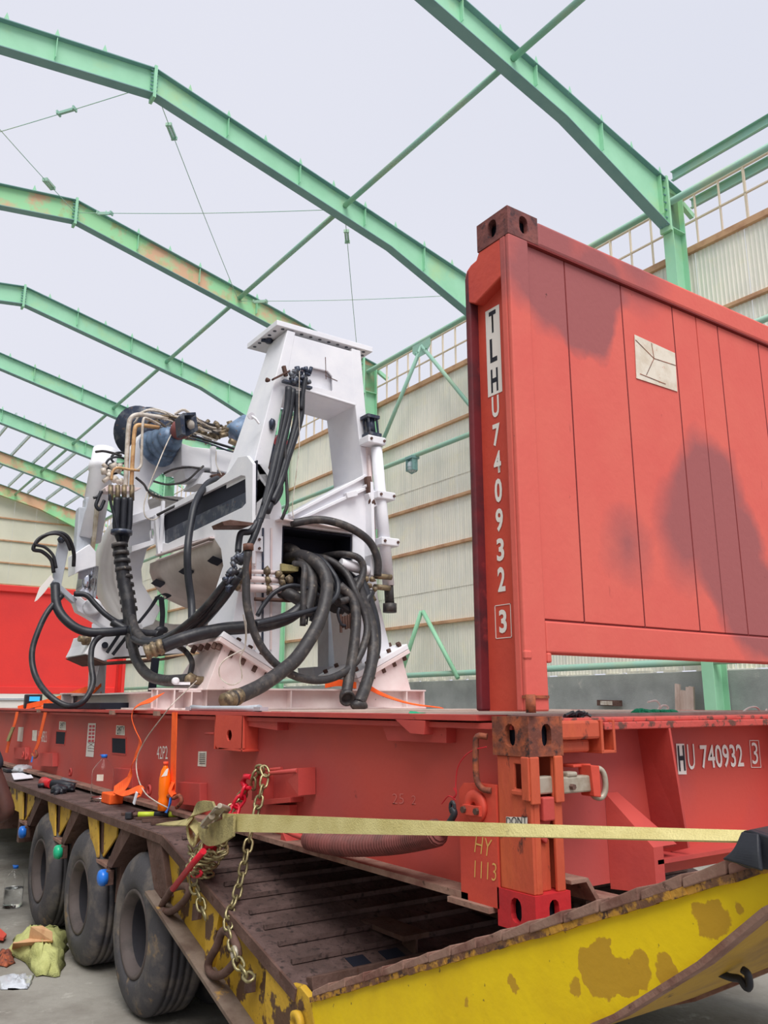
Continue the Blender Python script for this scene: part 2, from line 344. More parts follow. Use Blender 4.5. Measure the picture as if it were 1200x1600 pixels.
def text_geo(txt, size, o, ux, uy, sx=1.0, depth=.002, bold=0, spacing=1.0):
    """flat lettering standing on a real surface: origin o, reading direction ux, up direction uy"""
    cu = bpy.data.curves.new('t', 'FONT'); cu.body = txt; cu.size = size; cu.extrude = depth/2; cu.offset = bold; cu.space_character = spacing
    cu.resolution_u = 3
    ob = bpy.data.objects.new('t', cu); COL.objects.link(ob)
    dg = bpy.context.evaluated_depsgraph_get(); me = bpy.data.meshes.new_from_object(ob.evaluated_get(dg))
    bpy.data.objects.remove(ob); g = G(); g.bm.from_mesh(me); bpy.data.meshes.remove(me)
    ux, uy = V(ux).normalized(), V(uy).normalized(); uz = ux.cross(uy)
    for v in g.bm.verts: v.co = V(o) + ux*v.co.x*sx + uy*v.co.y + uz*v.co.z
    return g
def slot(cx, cy, w, h, n=5):                                  # rounded slot outline in 2-D
    r = min(w, h)/2; out = []
    if h >= w:
        for k in range(n+1): a = PI*k/n; out.append((cx+r*math.cos(a), cy+h/2-r+r*math.sin(a)))
        for k in range(n+1): a = PI+PI*k/n; out.append((cx+r*math.cos(a), cy-h/2+r+r*math.sin(a)))
    else:
        for k in range(n+1): a = -PI/2+PI*k/n; out.append((cx+w/2-r+r*math.cos(a), cy+r*math.sin(a)))
        for k in range(n+1): a = PI/2+PI*k/n; out.append((cx-w/2+r+r*math.cos(a), cy+r*math.sin(a)))
    return out
def rrect(x0, x1, y0, y1, r=.02, n=3):
    out = []
    for cx, cy, a0 in ((x1-r, y1-r, 0), (x0+r, y1-r, PI/2), (x0+r, y0+r, PI), (x1-r, y0+r, 1.5*PI)):
        for k in range(n+1): a = a0+PI/2*k/n; out.append((cx+r*math.cos(a), cy+r*math.sin(a)))
    return out
# ------------------------------------------------------------------ ground
GZ = -0.975
g = G(); n = 40
for i in range(n+1):
    for j in range(n+1):
        g.bm.verts.new((-30+i*2.0, -14+j*2.0, GZ + rnd.uniform(-.004, .004)))
g.bm.verts.ensure_lookup_table()
for i in range(n):
    for j in range(n):
        a = i*(n+1)+j; g.bm.faces.new([g.bm.verts[k] for k in (a, a+n+1, a+n+2, a+1)])
gr = mk('floor', g, 'ground'); gr['kind'] = 'structure'

# ------------------------------------------------------------------ the hall (local x across, y along, turned by BA)
FY = [5.597 + 4.7383*k for k in range(-1, 8)]                # frame planes; index 0 is behind the camera
ZR, XR = 11.53, 1.92
def ztop(x): return ZR - .2316*(x-XR) if x > XR else ZR - .14*(XR-x)
XE, XL = 9.98, -9.0
def zbot(x):
    z = ztop(x)-.50
    if x > 7.0: z -= (x-7.0)*.165
    return z
order = {0: '', 1: 'nearest full green roof frame in view, meeting its column behind the red end wall',
 2: 'second green roof frame, crossing the upper left sky with its ridge splice in view', 3: 'third green roof frame, with long rust-brown patches right of its ridge',
 4: 'fourth green roof frame, ending behind the white machine top plate', 5: 'fifth green roof frame, passing just above the dark hose drum',
 6: 'sixth green roof frame, the first one with purlins hanging behind it', 7: 'seventh green roof frame, rusty orange at its right end',
 8: 'last green roof frame, rusty and set against the cream gable wall'}
for k, y in enumerate(FY):
    if k == 0: continue
    c = BW(9.8, y, GZ)
    R = thing('roof_frame', 'pale green steel ' + order[k], 'roof frame', c, group='green portal frames of the hall')
    mm = 'greenrust' if k in (3, 7, 8) else 'green'
    xs = [XL, XR, 7.0, XE-.38]; 
    up = [(XL, ztop(XL)), (XR, ztop(XR)), (XE, ztop(XE))]; lo = [(XE-.38, zbot(XE-.38)), (7.0, zbot(7.0)), (XR, zbot(XR)), (XL, zbot(XL))]
    g = G(); g.plate([V((x, y-.006, z)) for x, z in up+[(XE, zbot(XE-.38))]+lo], (0, .012, 0)); mk('rafter_web', g, mm, R, xf=BM)
    g = G()
    for (a, b) in zip(up[:-1], up[1:]): g.bar((a[0], y, a[1]), (b[0], y, b[1]), .2, .016)
    mk('top_flange', g, 'greendark', R, xf=BM)
    g = G()
    for (a, b) in zip(lo[:-1], lo[1:]): g.bar((a[0], y, a[1]), (b[0], y, b[1]), .2, .016)
    mk('bottom_flange', g, 'greendark' if k not in (8,) else mm, R, xf=BM)
    for x in (XR, XE-.42):                                  # bolted splices
        g = G(); zt, zb = ztop(x)+.05, zbot(x)-.09
        g.box(x-.03, x-.008, y-.11, y+.11, zb, zt); g.box(x+.008-.014, x+.022, y-.11, y+.11, zb, zt); s = mk('splice_plate', g, 'green', R, xf=BM)
        g = G()
        for q in range(7):
            zz = zb+.10+(zt-zb-.18)*q/6
            for sy in (-.06, .06):
                g.cyl((x-.075, y+sy, zz), (x+.05, y+sy, zz), .017, seg=6)
        o = mk('bolt_row', g, 'greendark', s, xf=BM)
    x = XE-.75; q = 0; x = 9.4
    while x > -4:
        if abs(x-XR) > .12:
            if k < 7: g = G(); g.plate([V((x-.05, y-.09, ztop(x))), V((x+.03, y-.09, ztop(x)-.005)), V((x+.03, y-.09, ztop(x)+.03)), V((x-.01, y-.09, ztop(x)+.14))], (0, .01, 0)); mk('purlin_cleat', g, 'green', R, xf=BM)
            if q % 2 == 0 and k < 7: g = G(); g.box(x-.005, x+.005, y-.09, y-.006, zbot(x)+.12, ztop(x)-.02); mk('stiffener', g, 'green', R, xf=BM)
        x -= .76; q += 1
    g = G(); g.box(XE-.38, XE-.364, y-.1, y+.1, GZ, zbot(XE-.38)+.02); g.box(XE-.016, XE, y-.1, y+.1, GZ, ztop(XE)); g.box(XE-.37, XE-.01, y-.006, y+.006, GZ, ztop(XE)-.05)
    g.box(XE-.38, XE, y-.1, y+.1, zbot(XE-.38)-.01, zbot(XE-.38)+.006); g.box(XE-.45, XE+.05, y-.16, y+.16, GZ, GZ+.02)
    mk('column', g, 'green', R, xf=BM)
    g = G(); g.plate([V((XE-.38, y-.09, 7.55)), V((XE-.80, y-.09, 7.55)), V((XE-.80, y-.09, 7.42)), V((XE-.38, y-.09, 6.75))], (0, .18, 0)); mk('corbel', g, 'green', R, xf=BM)
    g = G(); g.ibeam((XL+.15, y, GZ), (XL+.15, y, ztop(XL)), .2, .3, .016, .012, up=V((1, 0, 0))); mk('column', g, 'green', R, xf=BM)
    # eave stub carrying the outer purlin
    g = G(); g.bar((XE, y, ztop(XE)-.1), (XE+.42, y, ztop(XE)-.30), .08, .10); mk('eave_bracket', g, 'green', R, xf=BM)

def long_tube(name, x, z, r, y0, y1, m, label, cat='tube', group=None, seg=10):
    g = G(); g.cyl((x, y0, z), (x, y1, z), r, seg=seg); return solo(name, g, m, label, cat, group, xf=BM)
for k in range(1, 8):
    long_tube('roof_strut', 5.905, 10.41, .055, FY[k]+.02, FY[k+1]-.02, 'greentube', 'thin green tube strut between the %s roof frames, halfway down the slope' % ['', 'first and second', 'second and third', 'third and fourth', 'fourth and fifth', 'fifth and sixth', 'sixth and seventh', 'last two'][k], 'strut', 'roof struts')
long_tube('roof_strut', 5.905, 10.41, .055, FY[0], FY[1]-.02, 'greentube', 'green tube strut leaving the top edge of the photo above the nearest roof frame', 'strut', 'roof struts')
long_tube('eave_tube', 9.75, 9.42, .062, -2, FY[8], 'greentube', 'long pale green tube along the top of the wall windows', 'tube')
long_tube('wall_tube', 9.55, 6.47, .055, -2, FY[8], 'greentube', 'green tube at mid height of the cream wall carrying the floodlight', 'tube')
long_tube('dado_tube', 9.78, 1.36, .06, -2, FY[8], 'greentube', 'green tube lying along the top of the grey concrete dado', 'tube')
g = G()
for (a, b) in (((-4+4, 0, 0), (0, 0, 0)),): pass
for nm, x, z, lab in (('eave_purlin', 9.9, 9.98, 'green channel purlin leaving the nearest roof frame at its eave'), ('eave_purlin', 10.42, 9.62, 'outer pale green channel purlin beyond the window mullions')):
    g = G(); g.box(x-.01, x+.0, -2, FY[1], z-.09, z+.09); g.box(x-.07, x, -2, FY[1], z+.08, z+.09); g.box(x-.07, x, -2, FY[1], z-.09, z-.08)
    solo(nm, g, 'greentube', lab, 'purlin', xf=BM)
ORD = ['First', 'Second', 'Third', 'Fourth', 'Fifth', 'Sixth', 'Seventh', 'Eighth', 'Ninth', 'Tenth', 'Eleventh', 'Twelfth', 'Thirteenth', 'Fourteenth']
# purlins of the two bays still framed at the far end
i = 0
for k in (6, 7):
    x = -1.4
    while x < 9.6:
        g = G(); z = ztop(x)+.07; g.box(x-.03, x+.03, FY[k]+.02, FY[k+1]-.02, z-.07, z+.07)
        solo('roof_purlin', g, 'purlin', (ORD[round((x+1.4)/.87)] + ' thin grey-green purlin from the left ' + ('between the sixth and seventh roof frames' if k == 6 else 'between the last two roof frames')), 'purlin', 'purlins between the sixth and seventh frames' if k == 6 else 'purlins between the last two frames', xf=BM)
        x += .87
# tie rods with turnbuckles, crossing in the second bay
def tie(xa, ka, xb, kb, fr, label):
    a = V((xa, FY[ka], ztop(xa)-.27)); b = V((xb, FY[kb], ztop(xb)-.27)); d = (b-a).normalized()
    mid = a.lerp(b, .5); sag = V((0, 0, -.05))
    o = thing('tie_rod', label, 'tie rod', BW(*a.lerp(b, .5)), 'crossed roof tie rods')
    g = G(); g.tube([a, a.lerp(b, .25)+sag*.7, mid+sag, a.lerp(b, .75)+sag*.7, b], .0075, 5, smooth=3); mk('rod', g, 'greentube', o, xf=BM)
    c = a.lerp(b, fr)+sag*.5; s = d.orthogonal().normalized()*.035
    g = G(); g.bar(c-d*.17+s, c+d*.17+s, .03, .05); g.bar(c-d*.17-s, c+d*.17-s, .03, .05); g.bar(c-d*.18, c-d*.15, .11, .07); g.bar(c+d*.15, c+d*.18, .11, .07)
    mk('turnbuckle', g, 'greentube', o, xf=BM)
tie(XR, 2, 5.905, 3, .16, 'steel tie rod from the second frame ridge down to the third frame strut')
tie(5.905, 2, XR, 3, .88, 'steel tie rod from the third frame ridge across to the second frame strut')
tie(5.905, 2, 9.45, 3, .13, 'steel tie rod falling from the second frame strut behind the white machine')
tie(9.35, 2, 5.905, 3, .90, 'steel tie rod from the third frame strut running level to the red end wall')
tie(-2.0, 3, XR, 2, .72, 'steel tie rod under the left half of the second roof frame, turnbuckle at upper left')
tie(-2.0, 2, XR, 3, .80, 'steel tie rod coming from the left edge to the ridge of the third roof frame')
# inverted V braces on the wall
for (ya, za, yb, zb, lab) in ((12.70, 9.28, 10.45, 6.55, 'right'), (12.70, 9.28, 14.95, 6.55, 'left'), (12.79, 2.78, 11.62, 1.25, 'low right'), (12.85, 2.78, 13.72, 1.25, 'low left')):
    g = G(); g.cyl((9.72, ya, za), (9.72, yb, zb), .05, seg=8)
    solo('wall_brace', g, 'green' if 'low' in lab else 'greentube', {'right': 'upper green tube brace on the wall leaning down right to the red post', 'left': 'upper green tube brace on the wall leaning down left to the machine cylinder', 'low right': 'short green brace above the dado leaning down to the right', 'low left': 'short green brace above the dado leaning down left behind the machine foot'}[lab], 'brace', xf=BM)
g = G(); g.plate([V((9.70, 12.35, 9.4)), V((9.70, 13.05, 9.4)), V((9.70, 13.05, 9.2)), V((9.70, 12.85, 9.02)), V((9.70, 12.55, 9.02)), V((9.70, 12.35, 9.2))], (.015, 0, 0))
for s in (-.2, -.1, .1, .2): g.cyl((9.66, 12.7+s, 9.15), (9.72, 12.7+s, 9.15), .02, seg=6)
solo('gusset_plate', g, 'greentube', 'bolted green gusset plate where the upper braces meet the eave tube', 'plate', xf=BM)
# floodlight
o = thing('floodlight', 'small caged floodlight hanging under the green tube on the cream wall', 'lamp', BW(9.5, 12.86, 5.95))
g = G(); g.box(9.40, 9.62, 12.72, 13.0, 6.38, 6.44); g.box(9.42, 9.58, 12.74, 12.76, 6.1, 6.4); g.box(9.42, 9.58, 12.98, 13.0, 6.1, 6.4); mk('bracket', g, 'greendark', o, xf=BM)
g = G(); g.lathe((9.5, 12.87, 6.32), (0, 0, -1), [(0, .08), (.06, .11), (.22, .12), (.26, .07)], 12); mk('lamp_body', g, 'glassg', o, xf=BM)
g = G()
for q in range(8):
    a = 2*PI*q/8; g.tube([(9.5+.13*math.cos(a), 12.87+.13*math.sin(a), 6.34), (9.5+.135*math.cos(a), 12.87+.135*math.sin(a), 6.10), (9.5, 12.87, 6.02)], .006, 4)
for z in (6.28, 6.18, 6.1): g.tube([(9.5+.135*math.cos(2*PI*q/12), 12.87+.135*math.sin(2*PI*q/12), z) for q in range(12)], .006, 4, closed=True)
mk('guard_cage', g, 'greendark', o, xf=BM)

# ------------------------------------------------------------------ right wall
wr = thing('wall_right', 'long side wall of cream corrugated sheets with tan girts above a grey concrete dado', 'wall', BW(10.1, 0, GZ), kind='structure')
g = G(); ys = -8
DT = 1.22
g.box(10.0, 10.25, ys, FY[8]+.3, GZ, DT); mk('dado', g, 'concrete', wr, xf=BM, bevel=.01)
g = G(); yy = -8.0
while yy < FY[8]:
    w = rnd.uniform(.15, .5); g.box(10.02, 10.2, yy, yy+w, DT-.01, DT+rnd.uniform(.01, .06)); yy += w+rnd.uniform(.02, .4)
o = mk('broken_mortar_edge', g, 'clad', wr, xf=BM, kind='stuff')
SW = .93
def sheet(z0, z1):
    g = G(); nr = 12; x0 = 0
    prof = []
    for i in range(nr):
        a = i*SW/nr; prof += [(a, 0), (a+SW/nr*.45, 0), (a+SW/nr*.6, -.008), (a+SW/nr*.85, -.008)]
    prof.append((SW-.012, 0))
    vb = [(g.bm.verts.new((p, y, z0)), g.bm.verts.new((p, y, z1))) for y, p in prof]
    for a, b in zip(vb[:-1], vb[1:]): g.bm.faces.new((a[0], b[0], b[1], a[1]))
    return g
first = {}
for (z0, z1, xo) in ((1.24, 3.32, 0), (3.28, 5.9, -.012), (5.86, 8.52, -.024)):
    for i in range(52):
        y = -7.6 + i*SW + .0
        if y > FY[8]-.3: break
        key = z0
        if key not in first:
            o = mk('cladding_sheet', sheet(z0, z1), 'clad', wr, recalc=False); first[key] = o
        else:
            o = first[key].copy(); COL.objects.link(o)
        w = BW(10.10+xo, y, 0); o.rotation_euler = (0, 0, BA + rnd.uniform(-.0015, .0015)); o.location = w - OFF[wr.name]
# correct first sheets offset (mesh was shifted by the root offset)
for o in first.values():
    me = o.data; 
    for v in me.vertices: v.co += OFF[wr.name]
for z in (2.52, 4.28, 5.36, 7.18, 8.5):
    for k in range(0, 8):
        big = z > 8
        if z == 5.36 and k in (1,): continue
        g = G(); g.box(10.0, 10.09, FY[k]+.02, FY[k+1]-.02, z-(.06 if big else .035), z+(.06 if big else .035)); mk('girt', g, 'girt', wr, xf=BM, bevel=.006)
wn = thing('window_1', 'open clerestory strip of slim tan mullions above the cream wall', 'window', BW(10.05, 12, 8.5), kind='structure')
yb = -4.0; i = 0
while yb < FY[8]:
    g = G(); w = .035 if i % 3 == 0 else .022
    g.box(10.03, 10.07, yb-w/2, yb+w/2, 8.56, 9.55); mk('mullion', g, 'mullion', wn, xf=BM)
    yb += .4655; i += 1
g = G(); g.box(10.03, 10.07, -4, FY[8], 9.03, 9.055); mk('window_rail', g, 'mullion', wn, xf=BM)
g = G(); g.box(10.02, 10.08, -4, FY[8], 9.53, 9.57); mk('window_head', g, 'mullion', wn, xf=BM)
# unseen left wall, added to block low sky light
wl = thing('wall_left_added', 'unseen cream wall added left of the hall to keep low sky light out', 'wall', BW(XL-.2, 10, GZ), kind='structure')
g = G(); g.box(XL-.25, XL-.1, -8, FY[8]+.3, GZ, 7.4); mk('sheeting', g, 'cladgable', wl, xf=BM)
# gable
wb = thing('wall_back', 'cream sheeted gable wall closing the far end of the hall', 'wall', BW(0, FY[8]+.3, GZ), kind='structure')
yg = FY[8]+.28
for i in range(20):
    x0, x1 = XL+i*1.0, min(XL+(i+1)*1.0, 10.1)
    zt0, zt1 = ztop(x0)-.05, ztop(x1)-.05
    rows = [GZ, 1.2, 3.6, 6.0, 8.4, 99]
    for a, b in zip(rows[:-1], rows[1:]):
        g = G(); t0, t1 = min(b, zt0), min(b, zt1)
        off = .0 if rows.index(a) % 2 else .012
        g.plate([V((x0+.004, yg+off, a)), V((x1-.004, yg+off, a)), V((x1-.004, yg+off, t1)), V((x0+.004, yg+off, t0))], (0, .02, 0)); mk('gable_sheet', g, 'cladgable', wb, xf=BM)
for q in (808, 843, 878, 912):
    p = onY(0, q, yg); z = p.z
    g = G(); g.box(XL, 10, yg-.06, yg-.005, z-.03, z+.03); mk('girt', g, 'girt', wb, xf=BM)
# ------------------------------------------------------------------ flat rack container: x 0..2.438 across, y 0..12.19 along, z 0..2.591
FR = thing('flat_rack_container', 'weathered red flat rack container with tall end wall and vertical white lettering', 'container', (0, 0, 0))
DZ = .675
def corner_casting(x, y, z, sx, sy, m, hy=.178, hx=.162, h=.118, name='corner_casting'):
    """hollow block with slotted faces; x,y = outer corner, sx,sy = direction inwards"""
    g = G(); t = .022
    f = [(y, 0), (y+sy*hy, 0), (y+sy*hy, h), (y, h)]
    hole = slot(y+sy*hy*.5, h*.52, .050, .078)
    g.plate([V((x, a, z+b)) for a, b in f], (sx*t, 0, 0), [[V((x, a, z+b)) for a, b in hole]])
    f = [(x+sx*t, 0), (x+sx*hx, 0), (x+sx*hx, h), (x+sx*t, h)]
    hole = slot(x+sx*hx*.52, h*.52, .045, .078)
    g.plate([V((a, y, z+b)) for a, b in f], (0, sy*t, 0), [[V((a, y, z+b)) for a, b in hole]])
    x0, x1 = sorted((x+sx*t, x+sx*(hx-t))); y0, y1 = sorted((y+sy*t, y+sy*(hy-t)))
    hole = slot((x0+x1)/2, (y0+y1)/2, .06, .1)
    for zz in (z, z+h-t): g.plate([V((x0, y0, zz)), V((x1, y0, zz)), V((x1, y1, zz)), V((x0, y1, zz))], (0, 0, t), [[V((a, b, zz)) for a, b in hole]])
    g.box(x0, x1, *sorted((y+sy*(hy-t), y+sy*hy)), z, z+h); g.box(*sorted((x+sx*(hx-t), x+sx*hx)), y0, y1, z, z+h)
    o = mk(name, g, m, FR); e = t+.001
    g = G(); g.box(*sorted((x+sx*(e+.012), x+sx*(hx-e))), *sorted((y+sy*(e+.012), y+sy*(hy-e))), z+e, z+h-e); mk('shade_core', g, 'void', o); return o  # solid dark core puts painted shade behind the slots
W, LN = 2.438, 12.19
for (y, sy) in ((0, 1), (LN, -1)):
    for (x, sx) in ((0, 1), (W, -1)):
        near = y == 0 and x == 0
        o = corner_casting(x, y, -.005, sx, sy, 'cast_red'); 
        if near: o['label'] = 'bright red bottom corner casting with two oval holes'
        o = corner_casting(x, y, DZ-.135, sx, sy, 'cast_old', h=.13)
        if near: o['label'] = 'worn brown deck-level corner casting'
        o = corner_casting(x, y, 2.591-.118, sx, sy, 'cast_top')
        if near: o['label'] = 'dark top corner casting'
# --- long side beams
def side_beam(x, s, name):
    g = G(); xw = x+s*.095
    g.box(min(x-.0, x+s*.16), max(x, x+s*.16), .26, LN-.26, DZ-.022, DZ-.002); mk('top_flange', g, 'red', FR)
    g = G(); g.box(min(x, x+s*.2), max(x, x+s*.2), .33, LN-.33, .045, .068); mk('bottom_flange', g, 'rustlight', FR)
    g = G(); g.box(min(xw, xw+s*.012), max(xw, xw+s*.012), .2, LN-.2, .06, DZ-.01); mk('side_beam_web', g, 'redside', FR)
side_beam(0, 1, 'l'); side_beam(W, -1, 'r')
XWB = .095
# --- deck boards
yy = .24; i = 0
while yy < LN-.3:
    w = .24; g = G(); g.box(.15, W-.15, yy, min(yy+w-.008, LN-.28), DZ-.03, DZ + rnd.uniform(-.004, .002)); mk('deck_board', g, 'timber', FR); yy += w; i += 1
g = G(); g.box(.02, W-.02, .1, LN-.1, DZ-.05, DZ-.03)
for k in range(12): g.box(.1, W-.1, .6+k, .68+k, .1, DZ-.05)
mk('cross_members', g, 'red', FR)
# --- corner posts lower part (z .118 .. DZ-.135)
def lower_post(x, sx, y, sy):
    g = G(); X = lambda v: x+sx*v; Y = lambda v: y+sy*v
    z0, z1 = .113, DZ-.135
    def bx(a, b, c, d, e, f): x0, x1 = sorted((X(a), X(b))); y0, y1 = sorted((Y(c), Y(d))); g.box(x0, x1, y0, y1, e, f)
    # channel: side web facing outwards, two front ribs with an open pocket between them
    f = [(0.008, z0), (.165, z0), (.165, z1), (.008, z1)]
    hole = [(Y(.042), z1-.105), (Y(.082), z1-.105), (Y(.082), z1-.025), (Y(.042), z1-.025)]
    g.plate([V((X(.006), Y(a), b)) for a, b in f], (sx*.012, 0, 0), [[V((X(.006), a, b)) for a, b in hole]])
    bx(.018, .045, .006, .02, z0, z1); bx(.112, .15, .006, .02, z0, z1); bx(.138, .15, .02, .15, z0, z1); bx(.018, .15, .15, .165, z0, z1)
    bx(.045, .112, .035, .045, z0, z0+.16)
    bx(-.006, .0055, .002, .038, z1-.14, z1); bx(-.004, .0055, .038, .09, z1-.125, z1-.108); bx(.0, .04, -.006, .006, z1-.15, z1); bx(.112, .152, -.006, .006, z1-.15, z1)
    return mk('lower_corner_post', g, 'postorange', FR, bevel=.004)
for (y, sy) in ((0, 1), (LN, -1)):
    for (x, sx) in ((0, 1), (W, -1)): lower_post(x, sx, y, sy)
# pivot block in the pocket, locking bar with its eye
g = G(); g.box(.052, .105, -.004, .05, .335, .41); g.plate([V((.05, .02, .335)), V((.108, .02, .335)), V((.085, .02, .26)), V((.055, .02, .28))], (0, .03, 0)); mk('lock_pin_block', g, 'red', FR, bevel=.005, label='small red block in the post pocket')
g = G(); g.box(.018, .118, .012, .05, .418, .475); g.box(.150, .30, .0, .04, .415, .47); g.box(.175, .225, -.002, .04, .468, .485); lb = mk('locking_bar', g, 'silver', FR, bevel=.006, label='grey steel locking bar')
g = G(); g.bolt((.19, .0, .437), (0, -1, 0), .010, .016); mk('bolt', g, 'rust', lb)
g = G(); g.plate([V((.29, -.012, .40)), V((.325, -.012, .395)), V((.325, -.012, .50)), V((.28, -.012, .505))], (0, .06, 0)); g.box(.24, .33, .03, .10, .495, .505); mk('bar_bracket', g, 'redbright', FR, bevel=.003)
g = G(); g.tube([(.33, .015, .485), (.352, .01, .487), (.366, .005, .465), (.368, .005, .42), (.352, .01, .392), (.325, .015, .395), (.312, .015, .405)], .0105, 8, smooth=4); mk('bar_handle', g, 'silver', FR, label='curved grey steel pull handle')
# bent brown lashing loop left of the post
g = G(); g.tube([(-.0, .205, .60), (-.02, .235, .60), (-.02, .245, .56), (-.02, .245, .46), (-.012, .225, .425), (.0, .19, .42)], .011, 8, smooth=4); mk('lashing_loop', g, 'cast_old', FR)
# eye plate (cable sheave) left of the post
g = G(); ey, ez = .270, .362
pts = [(.366, .30)] + [(ey + .096*math.cos(a), .345 + .09*math.sin(a)) for a in [PI*q/10 for q in range(0, 11)]][0:0]
g.plate([V((.0, a, b)) for a, b in [(.366, .046), (.366, .41), (.34, .435), (.17, .44), (.17, .046)]], (.012, 0, 0)); g.box(.012, .094, .350, .364, .046, .42); g.box(.012, .094, .17, .35, .42, .432)
mk('stiffener_plate', g, 'redbright', FR)
g = G(); g.lathe((.0, ey, ez), (-1, 0, 0), [(0, .056), (.012, .056), (.018, .05), (.018, .016), (.004, .016)], 28); sh = mk('sheave', g, 'redbright', FR)
g = G(); g.bar((-.024, ey+.046, ez-.012), (-.024, ey-.046, ez-.012), .012, .032); s2 = mk('cross_plate', g, 'redbright', sh)
g = G(); g.bolt((-.03, ey+.034, ez-.012), (-1, 0, 0), .012, .01); g.bolt((-.03, ey-.034, ez-.012), (-1, 0, 0), .012, .01); mk('bolts', g, 'rust', sh)
g = G(); g.box(-.02, .06, .2, .42, .028, .046); mk('foot_plate', g, 'rustlight', FR)
# --- end sill: web set back, top lip, casting-level transfer box, ribs, wedges
def end_sill(y, s):
    Y = lambda v: y+s*v
    def B2(g, a, b, c, d, e, f): y0, y1 = sorted((Y(c), Y(d))); g.box(a, b, y0, y1, e, f)
    g = G(); B2(g, .14, W-.14, .15, .165, .07, DZ-.02); mk('end_sill_web', g, 'redside', FR)
    g = G(); B2(g, .38, W-.38, .0, .26, DZ-.055, DZ-.028); B2(g, .16, W-.16, .02, .26, DZ-.028, DZ-.012); mk('end_sill_flange', g, 'rededge', FR, bevel=.004)
    g = G(); B2(g, .62, W-.62, .0, .18, .145, .16); mk('end_sill_lower_flange', g, 'red', FR)
    for sx in (0, 1):
        X = (lambda v: v) if not sx else (lambda v: W-v)
        def BX(g, a, b, c, d, e, f): x0, x1 = sorted((X(a), X(b))); B2(g, x0, x1, c, d, e, f)
        g = G(); BX(g, .162, .355, .0, .12, DZ-.085, DZ-.02); BX(g, .18, .33, .03, .14, DZ-.13, DZ-.085); mk('transfer_block', g, 'postorange', FR, bevel=.01)
        g = G(); BX(g, .355, .368, -.002, .12, DZ-.13, DZ-.02); BX(g, .42, .432, -.002, .12, DZ-.13, DZ-.02); BX(g, .355, .432, -.002, .12, DZ-.135, DZ-.125); BX(g, .355, .432, .10, .12, DZ-.13, DZ-.02); mk('pocket_box', g, 'postorange', FR, bevel=.002)
        # deep rib (triangular) with number plate to its right
        g = G(); g.plate([V((X(.74), Y(.15), DZ-.03)), V((X(.74), Y(.0), DZ-.055)), V((X(.80), Y(.0), .185)), V((X(.80), Y(.15), .14))], ((.012 if not sx else -.012), 0, 0)); mk('sill_rib', g, 'red', FR)
        # wedge: sloping box running down to a foot
        a = [(.435, .05, .375), (.52, .05, .375), (.70, .05, .20), (.70, -.0, .195)]
        g = G()
        P = lambda x_, yy_, z_: V((X(x_), Y(yy_), z_))
        top = [P(.53, .149, .385), P(.60, .149, .385), P(.735, .0, .205), P(.60, .0, .205)]
        bot = [P(.455, .15, .06), P(.58, .15, .06), P(.665, .0, .06), P(.585, .0, .06)]
        if True:
            g.quad(*top); g.quad(P(.53, .149, .385), P(.60, .0, .205), P(.60, .0, .05), P(.53, .149, .05))
            g.quad(P(.60, .0, .205), P(.655, .0, .205), P(.655, .0, .05), P(.60, .0, .05)); g.quad(P(.655, .0, .205), P(.655, .15, .205), P(.655, .15, .05), P(.655, .0, .05))
            g.quad(P(.655, .0, .205), P(.735, .0, .205), P(.735, .02, .19), P(.655, .02, .19)); g.quad(P(.58, .15, .385), P(.735, .0, .205), P(.735, .15, .2), P(.6, .15, .2))
        mk('sill_wedge', g, 'red', FR)
        g = G(); g.plate([P(.168, .0, .13), P(.24, .0, .13), P(.29, .0, .06), P(.44, .0, .05), P(.44, .0, .06), P(.30, .0, .072), P(.25, .0, .142), P(.168, .0, .142)], (0, s*.14, 0)); mk('bent_foot_plate', g, 'rustlight', FR)
end_sill(0, 1); end_sill(LN, -1)
